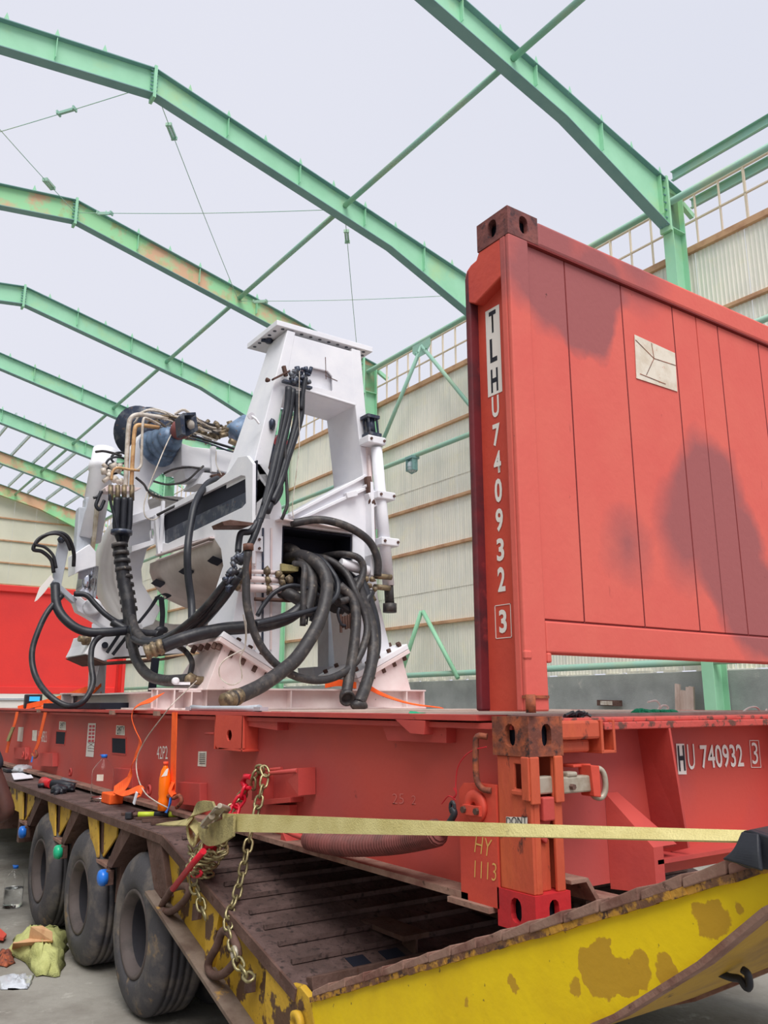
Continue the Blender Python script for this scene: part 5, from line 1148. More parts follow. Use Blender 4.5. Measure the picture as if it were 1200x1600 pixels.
# body panel above the dark opening with sloping rails
g = G(); g.plate(YP([(438, 806), (456, 806), (520, 770), (572, 742), (577, 780), (586, 836), (552, 834), (442, 820)], 3.93), (0, .5, 0)); mp('body_panel', g)
for (a, b) in (((452, 806), (570, 744)), ((466, 812), (574, 762))):
    A_, B_ = onY(*a, 3.92), onY(*b, 3.92); g = G(); g.bar(A_, B_, .05, .028); mp('body_rail', g, 'white', .005)
g = G(); A_, B_ = onY(512, 780, 3.91), onY(560, 772, 3.91); g.bar(onY(540, 775, 3.9), onY(556, 771, 3.9), .05, .05); mp('lug', g, 'white', .004)
# dark hose locker
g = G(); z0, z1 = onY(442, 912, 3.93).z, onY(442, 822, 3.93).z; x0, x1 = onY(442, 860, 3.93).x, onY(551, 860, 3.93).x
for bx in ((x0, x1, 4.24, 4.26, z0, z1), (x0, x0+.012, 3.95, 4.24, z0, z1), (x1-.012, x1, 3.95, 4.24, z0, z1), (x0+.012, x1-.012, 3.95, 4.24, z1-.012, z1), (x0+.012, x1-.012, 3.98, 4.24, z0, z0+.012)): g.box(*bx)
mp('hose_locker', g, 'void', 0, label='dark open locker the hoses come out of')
g = G(); g.bar(onY(434, 812, 3.9), onY(552, 830, 3.9), .10, .012); mp('locker_roof_edge', g, 'whitepink', .002)
g = G(); g.plate(YP([(440, 880), (468, 885), (466, 893), (440, 892)], 3.92), (0, .3, 0)); mp('locker_sill', g, 'straptan', .003)
# vertical plates and rods on the left column
for x in (399, 411, 424): g = G(); g.bar(onY(x, 825, 3.94), onY(x-1, 1015, 3.94), .014, .012, up=V((0, 1, 0))); mp('column_slot', g, 'darksteel' if x == 411 else 'whitepink', 0)
g = G(); g.plate(YP([(399, 838), (411, 838), (411, 862), (399, 861)], 3.92), (0, .02, 0)); st_ = mp('bolt_plate', g, 'white', .002)
g = G(); g.bolt(onY(405, 843, 3.915), (0, -1, 0), .012); g.bolt(onY(405, 857, 3.915), (0, -1, 0), .012); mp('bolts', g, 'rust', 0, st_)
for (py, r) in ((893, .018), (905, .026), (919, .034), (937, .016)):
    g = G(); g.cyl(onY(373 if py < 930 else 398, py-1, 3.86), onY(438 if py < 930 else 468, py+2, 3.86), r, seg=10); mp('spool_rod', g, 'whitepink' if py < 930 else 'rust', 0)
g = G()
for (a, b) in ((374, 907), (371, 917), (380, 893), (418, 893), (419, 906), (420, 920), (436, 897), (441, 910), (444, 918), (440, 903), (452, 906)): g.blob(onY(a, b, 3.83), .028+.008*rnd.random(), 1, .25, a, (1, 1, 1.2))
g.cyl(onY(417, 888, 3.84), onY(419, 930, 3.84), .014)
mp('valve_fittings', g, 'brass', 0, kind='stuff')
# D. boom side plate
XB = .80
outer = [(395, 724), (386, 712), (372, 714), (357, 737), (338, 752), (310, 766), (252, 797), (246, 800), (246, 866), (300, 846), (332, 838), (345, 858), (349, 888), (340, 912), (350, 925), (374, 925), (394, 880)]
sl = [(257, 802), (376, 743), (383, 744), (384, 786), (378, 793), (262, 849), (254, 848), (252, 806)]
g = G(); g.plate(XP(outer, XB), (.03, 0, 0), [XP(sl, XB)]); mp('boom_side_plate', g, 'white', .004)
g = G(); g.plate([p+V((1.15, 0, 0)) for p in XP([(396, 720), (372, 714), (357, 737), (310, 766), (252, 797), (246, 866), (332, 838), (345, 858), (394, 880)], XB)], (.03, 0, 0)); mp('boom_side_plate', g, 'white', 0)
ym0, ym1 = onX(250, 830, XB).y, onX(392, 760, XB).y
g = G(); g.box(XB+.031, XB+.044, 3.86, ym0, 2.20, 2.43); mp('boom_beam', g, 'darksteel', .004, label='dark steel beam inside the boom slot'); g = G(); g.box(XB+.032, XB+.043, 3.86, ym0, 2.43, 2.66); mp('slot_shade', g, 'void', 0)  # thin dark plate imitates the shade deep in the upper slot
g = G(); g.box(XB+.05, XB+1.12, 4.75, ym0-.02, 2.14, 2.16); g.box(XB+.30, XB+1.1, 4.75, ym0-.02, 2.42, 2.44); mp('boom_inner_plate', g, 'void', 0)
g = G(); g.bar(onX(246, 868, XB-.02), onX(332, 840, XB-.02), .05, .014); g.bar(onX(247, 876, XB-.01), onX(331, 846, XB-.01), .05, .01); mp('boom_rail', g, 'whitepink', .002)
# belly trough
prof = [(.80, 2.13), (.80, 2.04), (.86, 1.90), (.98, 1.78), (1.2, 1.70), (1.5, 1.68), (1.8, 1.76), (1.95, 1.95), (1.98, 2.13)]
g = G(); ra = []
for (y, k) in ((6.22, 1), (5.9, 1), (4.6, 1), (4.28, .55)):
    ra.append([g.bm.verts.new((1.35+(x-1.35)*(1 if k == 1 else .97), y, 2.13-(2.13-z)*k)) for x, z in prof])
for a, b in zip(ra[:-1], ra[1:]):
    for k in range(len(prof)-1): g.bm.faces.new((a[k], a[k+1], b[k+1], b[k])).smooth = True
g.bm.faces.new(ra[0]); g.bm.faces.new(ra[-1][::-1]); mp('boom_belly', g, mat('blotched_beige_paint', srgb(196, 186, 178), .55, 0, srgb(176, 164, 156), 2.5, .4, .65, 5, srgb(96, 84, 82), 9, .68, .76), 0, label='beige grimy curved belly trough')  # beige with darker noise blotches
def diamond(px, py, w, h):
    P0_, P1_ = V((.80, 5, 2.04)), V((.86, 5, 1.90)); 
    if py > 0: P0_, P1_ = V((.86, 5, 1.90)), V((.98, 5, 1.78))
    n_ = (P1_-P0_).cross(V((0, 1, 0))).normalized(); out = []
    for dx, dy in ((-w, 0), (-w*.25, -h), (w, -h*.25), (w, h*.2), (w*.35, h), (-w*.5, h*.5)):
        d = ray(px+dx, py+dy); t = (P0_-CP).dot(n_)/d.dot(n_); out.append(CP+d*t - n_*math.copysign(.004, d.dot(n_)))
    g = G(); g.plate(out, n_*.002); mp('diamond_opening_shade', g, 'void', 0)  # flat dark plate paints the shade inside the belly opening
for q in ((247, 911, 11, 7), (291, 893, 12, 7), (336, 876, 12, 8)): diamond(*q)
# E. saddle, ring and C-frame
g = G(); g.lathe((1.16, 6.40, 2.12), (0, 1, 0), [(0, .58), (0, .66), (.01, .68), (.03, .68), (.03, .74), (.0, .76), (.0, .80), (.03, .815), (.24, .815), (.26, .80), (.26, .58)], 64, close=True); mp('slew_ring', g, mat('ivory_ring_paint', srgb(224, 220, 214), .45, 0, srgb(208, 202, 196), 2, .4, .7), 0, label='large ivory slewing ring')
g = G(); g.plate(YP([(206, 812), (203, 760), (207, 700), (222, 676), (262, 688), (300, 700), (300, 728), (276, 727), (258, 736), (243, 748), (233, 764), (231, 785), (237, 806)], 6.22), (0, .22, 0)); mp('c_frame', g, 'white', .012, label='curved white C-frame of the carriage')
g = G(); g.plate(YP([(202, 815), (236, 803), (240, 850), (230, 858), (226, 872), (221, 890), (223, 912), (240, 940), (252, 950), (240, 975), (212, 985), (203, 990)], 6.22), (0, .16, 0)); mp('saddle_plate', g, 'white', .01)
g = G(); g.plate(YP([(206, 818), (252, 803), (252, 790), (206, 806)], 5.95), (0, .28, 0)); g.plate(YP([(206, 862), (247, 848), (247, 841), (206, 853)], 5.95), (0, .28, 0)); g.plate(YP([(236, 806), (254, 800), (254, 846), (236, 852)], 5.98), (0, .03, 0), [YP([(237+8*math.cos(a)*.4+1, 834+8*math.sin(a)) for a in [2*PI*k/12 for k in range(12)]], 5.98)]); mp('clamp_bracket', g, 'white', .004)
g = G(); g.bar(onY(243, 805, 5.90), onY(248, 867, 5.90), .03, .05, up=V((0, 1, 0))); g.bar(onY(255, 783, 5.90), onY(250, 862, 5.90), .03, .04, up=V((0, 1, 0))); mp('clamp_strip', g, 'white', .003)
g = G(); g.plate(YP([(283, 692), (300, 698), (350, 703), (388, 712), (386, 748), (372, 742), (352, 738), (330, 732), (284, 728)], 5.9), (0, .5, 0)); mp('top_beam', g, 'white', .008)
g = G(); g.plate(YP([(330, 697), (338, 697), (339, 738), (331, 737)], 5.86), (0, .04, 0)); g.plate(YP([(318, 738), (360, 742), (345, 758), (308, 756)], 5.9), (0, .4, 0)); g.plate(YP([(285, 728), (320, 735), (316, 748), (290, 748)], 6.0), (0, .3, 0)); mp('top_beam_rib', g, 'white', .004)
g = G(); g.plate(YP([(330, 742), (350, 738), (360, 752), (345, 756)], 5.85), (0, .05, 0)); mp('motor_foot', g, 'rust', .003)
# F. winch drum, bellows cone and motors on top
g = G(); g.lathe(onY(216, 675, 6.6), (.75, .55, .25), [(-.06, .0), (-.06, .28), (-.02, .29), (.0, .26), (.16, .26), (.18, .29), (.22, .29), (.22, 0)], 32); mp('hose_drum', g, 'darksteel', 0, label='dark blue-black hose drum')
g = G(); a, b = onY(246, 701, 6.10), onY(277, 677, 5.78); ax = (b-a).normalized(); L_ = (b-a).length
g.lathe(a, ax, [(-.03, .0), (-.03, .15), (-.025, .205), (.0, .21), (.02, .20), (.05, .165), (.06, .18), (.10, .175), (.12, .15), (.13, .162), (.17, .155), (.19, .13), (.20, .14), (.24, .135), (.27, .11), (.30, .10), (.30, .0)], 30); mp('bellows_cone', g, 'bluesteel', 0, label='stepped blue-grey bellows cone')
g = G(); g.lathe(onY(279, 674, 5.76), ax, [(-.04, .08), (.03, .105), (.10, .10), (.13, .07), (.2, .07)], 18); mp('coupling', g, mat('brown_red_coupling', srgb(134, 78, 76), .6), 0)
g = G(); g.plate(YP([(280, 650), (286, 645), (306, 644), (310, 672), (294, 681), (283, 678)], 5.55), (0, .03, 0)); g.plate(YP([(281, 650), (288, 645), (290, 680), (284, 678)], 5.42), (0, .14, 0)); g.plate(YP([(286, 645), (306, 644), (306, 648), (288, 649)], 5.42), (0, .14, 0)); mp('sensor_box', g, 'darksteel', .003)
g = G(); g.box(*[0]*6) if False else g.blob(onY(297, 663, 5.50), .045, 2, .2, 2); mp('white_cap_block', g, 'pipe', 0)
g = G(); a, b = onY(362, 680, 6.0), onY(400, 657, 6.0); g.lathe(a, (b-a), [(0, 0), (0, .09), (.03, .12), (.25, .13), (.26, 0)], 22); mp('rear_drum', g, 'bluesteel', 0)
g = G(); r3 = random.Random(11)
for k in range(46):
    px = 296+ r3.random()*92; py = 672 + (px-296)*.10 + r3.uniform(-16, 14); c = onY(px, py, 6.0+r3.uniform(-.1, .15))
    s = .016+.028*r3.random(); d = V((r3.uniform(-1, 1), r3.uniform(-.3, .3), r3.uniform(-1, 1)))*s*1.3
    g.cyl(c-d, c+d, s*.8, seg=8)
mp('valve_block', g, 'brass', 0, kind='stuff', label='cluster of dull brass valves and fittings')
for k in range(16):
    r4 = random.Random(30+k); x0 = 228+r4.random()*70; y0 = 655+r4.uniform(-8, 12); x1 = x0+40+r4.random()*50; 
    pts = [(x0, y0, 5.95), (x0+(x1-x0)*.3, y0+r4.uniform(-10, 4), 5.9), (x0+(x1-x0)*.7, y0+8+r4.uniform(-8, 8), 5.88), (min(x1, 385), y0+14+r4.uniform(-6, 10), 5.95)]
    hs(pts, .008+.007*r4.random(), ['pipe', 'brass', 'pipe', 'hosegrey'][k % 4], 'hydraulic_pipe', 4, 6)
for k in range(5): hs([(209+k*2, 662-k*4, 6.05), (225+k*4, 643-k, 6.0), (250+k*6, 643+k*2, 5.95), (275+k*3, 655+k*2, 5.95)], .011, 'hosegrey' if k % 2 else 'pipe', 'hydraulic_pipe', 5, 7)
hs([(300, 680, 5.8), (330, 690, 5.8), (362, 700, 5.8), (382, 706, 5.85)], .014, 'hose'); hs([(296, 684, 5.8), (330, 694, 5.8), (356, 704, 5.8), (380, 709, 5.85)], .009, 'darksteel')
# rigid pipes turning down on the left
for (pts, r, m) in (([(196, 768, 5.85), (198, 720, 5.85), (201, 668, 5.85), (205, 653, 5.85), (216, 648, 5.85), (236, 650, 5.9), (262, 654, 5.9)], .024, 'pipe'), ([(205, 768, 5.8), (207, 720, 5.8), (210, 676, 5.8), (214, 665, 5.8), (226, 665, 5.8), (248, 668, 5.85)], .021, 'tanpipe'), ([(213, 735, 5.78), (220, 728, 5.78), (221, 715, 5.78), (222, 685, 5.78), (224, 656, 5.78), (232, 655, 5.8), (250, 664, 5.85)], .014, 'pipe'), ([(174, 750, 5.78), (176, 737, 5.78), (184, 731, 5.78), (204, 734, 5.78), (218, 735, 5.78)], .013, 'tanpipe')):
    hs(pts, r, m, 'rigid_pipe', 5, 10)
g = G(); g.plate(YP([(164, 762), (170, 757), (200, 760), (222, 762), (210, 768), (190, 768), (166, 768)], 5.8), (0, .14, 0)); mf = mp('manifold_plate', g, 'whitepink', .003)
g = G()
for q in (173, 184, 194, 206): g.cyl(onY(q, 758, 5.78), onY(q, 782, 5.78), .024, seg=10)
mp('pipe_unions', g, 'brass', 0, mf)
for i, (x, w) in enumerate(((183, .034), (194, .034), (204, .028))):
    hs([(x, 778, 5.78), (x-1, 800, 5.78), (x-1-i, 828, 5.78), (192-i*1.5+2, 860, 5.8)], w, 'black', 'hose', 5, 10)
hs([(171, 772, 5.76), (174, 790, 5.76), (181, 815, 5.75), (188, 850, 5.75)], .014, 'black')
hs([(186, 850, 5.75), (190, 880, 5.72), (194, 910, 5.7), (200, 940, 5.65), (204, 975, 5.6), (208, 1010, 5.5)], .062, 'hose', 'hose_bundle', 6, 14, 'wrapped hose bundle')
for k in range(9):
    t = k/8; px, py = 187+15*t, 852+100*t; g = G(); c = onY(px, py, 5.72); d = V((.12, -.1, -1)).normalized(); g.lathe(c, d, [(-.018, .062), (-.018, .075), (.018, .077), (.018, .062)], 16); mp('bundle_tie', g, 'hosegrey', 0)
g = G(); c = onY(190, 832, 5.72); g.lathe(c, (0, 0, 1), [(-.02, .08), (-.02, .10), (.02, .10), (.02, .08)], 18); mp('hose_clamp', g, 'darksteel', 0)
# valves & loops at upper left
r5 = random.Random(5); g = G()
for k in range(16): c = onY(160+r5.random()*30, 740+r5.uniform(-12, 16), 5.95); d = V((r5.uniform(-1, 1), 0, r5.uniform(-1, 1)))*.03; g.cyl(c-d, c+d, .018+.014*r5.random(), seg=7)
mp('valve_block', g, 'pipe', 0, kind='stuff')
for (cx, cy, rx, ry) in ((183, 725, 17, 11), (187, 716, 13, 9), (178, 732, 11, 8)): hs([(cx+rx*math.cos(a), cy+ry*math.sin(a), 6.0) for a in [2*PI*k/10 for k in range(11)]], .012, 'black', 'hose', 3, 7)
hs([(150, 706, 6.1), (162, 705, 6.0), (176, 708, 6.0), (190, 712, 6.0)], .013, 'hosegrey')
hs([(158, 768, 5.9), (153, 780, 5.9), (150, 790, 5.9), (156, 796, 5.9), (163, 782, 5.9)], .018, 'black'); hs([(146, 778, 5.9), (152, 776, 5.9), (160, 768, 5.9)], .014, 'black')
# G. jack cylinder and mast on the far left
g = G(); a, b = onY(165, 704, 6.3), onY(147, 800, 6.2); d = b-a; g.lathe(a, d, [(0, .10), (0, .125), (.16, .125), (.17, .135), (.24, .135), (.25, .12), (d.length+.3, .115), (d.length+.3, 0)], 24); mp('jack_cylinder', g, 'white', 0)
g = G(); 
for (x, w) in ((124, .10), (134, .09)): g.bar(onY(x+5, 780 if x > 130 else 795, 6.2), onY(x-2, 890, 6.15), w, .12, up=V((0, 1, 0)))
mp('mast_guard', g, 'greypaint', .01)
g = G(); g.bar(onY(152, 790, 6.05), onY(142, 880, 6.05), .035, .05, up=V((0, 1, 0))); mp('guide_bar', g, 'silver', .003)
g = G(); g.plate(YP([(117, 865), (140, 850), (150, 862), (150, 885), (125, 892), (117, 897)], 6.0), (0, .25, 0)); mp('mast_foot', g, 'white', .006)
g = G(); g.cyl(onY(138, 885, 6.15), onY(131, 935, 6.15), .085, seg=20); mp('chrome_piston', g, 'chrome', 0)
g = G(); g.cyl(onY(146, 885, 6.2), onY(142, 935, 6.2), .05, seg=14); mp('chrome_piston', g, 'chrome', 0)
g = G(); pts = [(113, 930), (122, 928), (132, 938), (145, 938), (160, 945), (172, 962), (190, 972), (222, 975), (225, 990), (195, 990), (165, 980), (140, 965), (122, 955)]
hc = [(144+6*math.cos(a), 949+6*math.sin(a)) for a in [2*PI*k/12 for k in range(12)]]
g.plate(YP(pts, 5.95), (0, .14, 0), [YP(hc, 5.95)]); mp('lower_arm', g, 'white', .008)
g = G(); c = onY(144, 949, 5.93); g.lathe(c, (0, 1, 0), [(-.03, .05), (-.03, .085), (.02, .085)], 18); mp('arm_pivot', g, 'white', 0)
g = G(); g.bar(onY(80, 908, 5.9), onY(116, 940, 5.95), .06, .05); mp('arm_link', g, 'greypaint', .006)
g = G(); g.plate(YP([(93, 842), (100, 838), (109, 850), (101, 890), (96, 915), (84, 915), (84, 890)], 5.9), (0, .05, 0)); ha = mp('hose_arm', g, 'greypaint', .006)
g = G(); g.blob(onY(96, 843, 5.88), .035, 2, .15, 3); mp('eye_bolt', g, 'darksteel', 0, ha)
g = G(); g.plate(YP([(54, 940), (62, 918), (80, 898), (84, 905), (70, 925), (58, 938)], 5.85), (0, .01, 0)); mp('white_blade', g, 'letter', 0)
# ring foot
g = G(); g.plate(YP([(133, 1022), (141, 1006), (146, 990), (190, 988), (290, 1000), (292, 1020), (265, 1022), (180, 1027), (162, 1033)], 5.9), (0, .7, 0)); rf_ = mp('lower_foot', g, 'white', .006)
g = G(); g.plate(YP([(134, 1024), (163, 1034), (262, 1028), (292, 1023), (262, 1031), (163, 1037)], 5.86), (0, .74, 0)); mp('foot_sole', g, 'rust', 0, rf_)
g = G(); g.cyl(onY(164, 1008, 5.87), onY(164, 1008, 5.90), .03); mp('pin_hole_shade', g, 'void', 0, rf_)  # dark disc stands in for shade inside the pin hole
g = G(); g.lathe(onY(139, 1000, 5.95), (-1, -.2, .1), [(0, .05), (.05, .055), (.06, .03), (.1, .03)], 14); mp('foot_plug', g, 'brass', 0)
for (a, b) in (((187, 990), (167, 1020)), ((199, 993), (176, 1023))): g = G(); g.bar(onY(*a, 5.84), onY(*b, 5.84), .03, .01, up=V((0, 1, 0))); mp('black_tie', g, 'black', 0)
g = G(); g.plate(YP([(158, 1030), (163, 1030), (164, 1083), (146, 1085), (150, 1060)], 6.6), (0, .12, 0)); g.cyl(onY(157, 975, 6.7), onY(150, 1085, 6.7), .085, seg=16); mp('support_post', g, 'white', 0)
g = G(); g.bar(onY(243, 1028, 5.6), onY(236, 1092, 5.6), .06, .06, up=V((0, 1, 0))); mp('black_prop', g, 'void', .004)
# black tie straps under the ring
for pts in ([(247, 931, 5.9), (235, 950, 5.9), (215, 975, 5.9)], [(252, 934, 5.85), (254, 960, 5.85), (252, 985, 5.85)], [(245, 932, 5.85), (255, 928, 5.84), (264, 932, 5.85), (255, 937, 5.85), (248, 933, 5.86)]):
    g = G(); g.ribbon(H3(pts), [V((.05, 0, .02))]*len(pts), .006); mp('black_tie', g, 'black', 0)
g = G(); g.blob(onY(251, 985, 5.85), .05, 2, .25, 6, (1.3, 1, .8)); mp('tie_knot', g, 'black', 0)
# H. right hand vertical cylinder with motor and clamps
cy0, cy1 = onY(588, 700, 3.86), onY(607, 915, 3.86)
g = G(); g.tube([cy0, cy1], .052, 18); mp('feed_cylinder', g, 'white', 0)
g = G(); g.tube([onY(577, 712, 3.92), onY(585, 860, 3.92)], .018, 8); g.bar(onY(574, 700, 3.96), onY(583, 870, 3.96), .05, .05, up=V((0, 1, 0))); mp('guide_rod', g, 'whitepink', 0)
for (px, py) in ((582, 690), (597, 776), (603, 848)):
    g = G(); c = onY(px, py, 3.86); g.box(c.x-.09, c.x+.10, c.y-.07, c.y+.08, c.z-.035, c.z+.035); cl = mp('cylinder_clamp', g, 'white', .008)
    g = G(); g.bolt(c+V((-.06, -.07, 0)), (0, -1, 0), .013); g.bolt(c+V((.08, -.07, 0)), (0, -1, 0), .013); mp('bolts', g, 'rust', 0, cl)
g = G(); a, b = onY(578, 654, 3.88), onY(581, 680, 3.88)
for dx in (-.045, .045): g.tube([a+V((dx, -.04, 0)), b+V((dx, -.04, 0))], .011, 6); g.tube([a+V((dx, .04, 0)), b+V((dx, .04, 0))], .011, 6)
g.tube([a, b], .040, 12); g.box(a.x-.065, a.x+.065, a.y-.065, a.y+.065, a.z-.01, a.z+.02); g.box(b.x-.065, b.x+.065, b.y-.065, b.y+.065, b.z-.02, b.z+.01); mp('tie_rod_motor', g, 'darksteel', 0)
g = G(); g.tube([onY(607, 912, 3.86), onY(609, 945, 3.86)], .042, 12); g.tube([onY(609, 943, 3.86), onY(609, 957, 3.86)], .062, 12); mp('cylinder_end', g, 'hosegrey', 0)
g = G(); 
for (py, L_) in ((900, 28), (917, 26)): g.cyl(onY(585, py, 3.8), onY(583+L_, py+2, 3.8), .026, seg=10)
g.tube([onY(575, 925, 3.72), onY(583, 940, 3.72)], .035, 10)
for (a, b) in ((577, 915), (582, 905), (572, 905), (590, 897), (586, 920), (578, 935), (565, 895)): g.blob(onY(a, b, 3.74), .03, 1, .25, a)
mp('pipe_unions', g, 'brass', 0)
g = G(); g.cyl(onY(532, 880, 3.80), onY(575, 892, 3.78), .045, seg=14); g.box(*(lambda c: (c.x-.02, c.x+.03, c.y-.05, c.y+.05, c.z-.09, c.z+.09))(onY(578, 884, 3.8))); mp('stub_pipe', g, 'white', .004)
g = G(); g.bar(onY(574, 745, 3.88), onY(578, 770, 3.88), .05, .05); g.blob(onY(580, 785, 3.88), .04, 1, .3, 1); mp('hose_clip', g, 'rust', .003)
g = G(); g.bar(onY(570, 758, 3.9), onY(582, 768, 3.9), .05, .03); g.bar(onY(576, 770, 3.9), onY(585, 792, 3.9), .08, .09, up=V((0, 1, 0))); mp('cylinder_bracket', g, 'white', .005)
# I. manifold high on the left leg and the hoses that drop from it
g = G(); r6 = random.Random(9)
for k in range(26): c = onY(455+r6.random()*30, 584+r6.uniform(-8, 16), 3.86); d = V((r6.uniform(-.6, .6), 0, r6.uniform(-1, 1)))*.035; g.cyl(c-d, c+d, .014+.014*r6.random(), seg=7)
g.bar(onY(442, 595, 3.88), onY(486, 607, 3.88), .05, .02); mp('valve_manifold', g, 'darksteel', 0, kind='stuff', label='dark cluster of hose unions on the leg')
g = G(); g.bar(onY(426, 593, 3.9), onY(452, 580, 3.9), .04, .015); g.bar(onY(443, 572, 3.9), onY(447, 588, 3.9), .03, .03); g.blob(onY(418, 594, 3.9), .025, 1, .3, 3); mp('manifold_bracket', g, 'rust', .002)
for (pts, r) in (([(451, 605, 3.84), (448, 640, 3.84), (437, 690, 3.82), (424, 745, 3.78), (413, 790, 3.75), (402, 820, 3.72)], .030), ([(458, 608, 3.84), (452, 650, 3.84), (441, 700, 3.80), (430, 745, 3.78), (417, 785, 3.74), (406, 815, 3.72)], .026), ([(464, 612, 3.84), (464, 650, 3.84), (455, 690, 3.82), (444, 725, 3.8), (432, 765, 3.78), (417, 800, 3.74)], .030), ([(472, 612, 3.84), (470, 650, 3.84), (461, 682, 3.82), (450, 715, 3.8), (440, 750, 3.78), (425, 785, 3.74)], .028), ([(443, 640, 3.82), (432, 700, 3.8), (420, 750, 3.77), (410, 790, 3.74)], .012), ([(478, 590, 3.82), (474, 610, 3.82), (470, 640, 3.82)], .02)):
    hs(pts, r, 'black')
hs([(402, 815, 3.72), (392, 830, 3.7), (377, 833, 3.7), (373, 848, 3.7), (372, 862, 3.68)], .026, 'black'); hs([(406, 812, 3.72), (398, 835, 3.7), (386, 860, 3.68), (374, 880, 3.66)], .028, 'black')
hs([(436, 735, 3.8), (440, 765, 3.8), (430, 785, 3.78), (418, 790, 3.77)], .016, 'black'); hs([(445, 690, 3.8), (447, 740, 3.78), (449, 785, 3.76), (445, 800, 3.76), (440, 812, 3.78)], .014, 'hosegrey')
hs([(468, 580, 3.8), (467, 640, 3.79), (468, 690, 3.79), (463, 740, 3.79), (457, 790, 3.79), (459, 810, 3.79)], .004, 'pipe', 'thin_wire', 4, 5)
g = G(); g.blob(onY(439, 700, 4.3), .09, 2, .2, 5, (.9, .8, 1.3)); mp('red_valve', g, 'redplastic', 0, label='red valve behind the hoses'); g = G(); g.blob(onY(423, 712, 4.2), .07, 2, .25, 7, (.8, .8, 2)); mp('pump_body', g, 'darksteel', 0)
g = G(); g.plate(YP([(347, 815), (360, 812), (398, 817), (392, 821), (350, 821)], 3.6), (0, .2, 0)); mp('rusty_plate', g, 'rust', .002, label='small rusty tray')
g = G(); g.blob(onY(425, 663, 3.93), .04, 2, .2, 4, (.7, .7, 1.3)); mp('leg_connector', g, 'darksteel', 0)
g = G(); g.tube([onY(393, 650, 3.98), onY(400, 655, 3.95), onY(405, 662, 3.94)], .012, 6); g.lathe(onY(393, 650, 3.97), (.2, 1, .3), [(0, .03), (.02, .03)], 12); mp('lifting_eye', g, 'white', 0)
# plastic film on the leg's side
# J. large hoses from the locker and sprawling loops
big = [
 ([(446, 856, 4.1), (460, 862, 4.0), (480, 885, 3.8), (487, 910, 3.7), (484, 935, 3.65), (478, 958, 3.62)], .050, 'hosegrey'),
 ([(448, 872, 4.1), (470, 868, 3.9), (495, 880, 3.7), (510, 905, 3.6), (508, 940, 3.5), (497, 975, 3.45), (480, 1005, 3.4), (462, 1030, 3.35), (445, 1045, 3.3), (425, 1060, 3.25), (405, 1073, 3.2), (382, 1084, 3.15), (362, 1092, 3.1)], .052, 'hosegrey'),
 ([(470, 862, 4.1), (500, 872, 3.85), (520, 895, 3.7), (528, 915, 3.65), (523, 935, 3.6), (500, 950, 3.55), (470, 958, 3.5), (430, 968, 3.48), (400, 975, 3.45)], .022, 'black'),
 ([(478, 868, 4.1), (512, 874, 3.85), (540, 895, 3.75), (555, 925, 3.65), (570, 960, 3.6), (573, 990, 3.55), (560, 1028, 3.5), (535, 1052, 3.45), (500, 1063, 3.4), (460, 1056, 3.4), (425, 1032, 3.42), (400, 995, 3.45), (386, 945, 3.48), (385, 900, 3.5), (388, 860, 3.5)], .030, 'hosegrey'),
 ([(500, 870, 4.1), (535, 866, 3.8), (560, 872, 3.72), (568, 890, 3.7), (560, 915, 3.68), (545, 935, 3.66), (530, 940, 3.66)], .030, 'hosegrey'),
 ([(455, 818, 3.88), (495, 812, 3.82), (530, 818, 3.75), (560, 832, 3.7), (580, 850, 3.7), (590, 875, 3.7), (590, 900, 3.72)], .034, 'hosegrey'),
 ([(530, 915, 3.7), (550, 935, 3.65), (556, 960, 3.6), (555, 990, 3.55), (550, 1030, 3.5), (545, 1060, 3.45), (541, 1085, 3.4)], .042, 'hosegrey'),
 ([(555, 905, 3.75), (566, 935, 3.7), (577, 965, 3.66), (583, 1000, 3.6), (580, 1040, 3.5), (570, 1075, 3.42), (560, 1100, 3.35)], .048, 'hosegrey'),
 ([(560, 900, 3.76), (574, 930, 3.7), (586, 970, 3.66), (588, 1010, 3.62), (580, 1045, 3.55)], .04, 'black'),
 ([(478, 880, 4.0), (496, 895, 3.8), (515, 925, 3.72), (540, 950, 3.7), (558, 955, 3.68), (572, 940, 3.68), (580, 925, 3.7)], .035, 'hose'),
 ([(460, 880, 3.8), (475, 885, 3.6), (474, 915, 3.55), (474, 950, 3.52), (473, 978, 3.52)], .024, 'hosegrey'),
 ([(402, 962, 3.7), (412, 945, 3.7), (430, 925, 3.68), (455, 915, 3.66), (480, 920, 3.66), (500, 932, 3.66)], .018, 'black'),
 ([(490, 870, 4.1), (520, 880, 3.85), (545, 905, 3.8), (550, 935, 3.75), (530, 955, 3.72)], .04, 'hose'),
 ([(500, 876, 4.1), (530, 890, 3.9), (560, 915, 3.85), (566, 940, 3.8)], .045, 'hose'),
 ([(440, 925, 3.9), (455, 930, 3.8), (475, 940, 3.75), (490, 935, 3.7)], .05, 'hosegrey'),
 ([(470, 905, 4.0), (490, 920, 3.85), (498, 950, 3.8), (488, 965, 3.8)], .05, 'hose'),
 ([(505, 890, 4.0), (522, 910, 3.85), (530, 935, 3.82), (520, 950, 3.8)], .06, 'hose'),
]
for pts, r, m in big: hs(pts, r, m, 'hose', 6, 12)
for k in range(9): hs([(478+k*3, 945, 3.7), (478+k*3.2, 962, 3.7), (477+k*3+rnd.uniform(-3, 3), 970+rnd.uniform(-3, 8), 3.7)], .008, 'black', 'hose_stub', 2, 5)
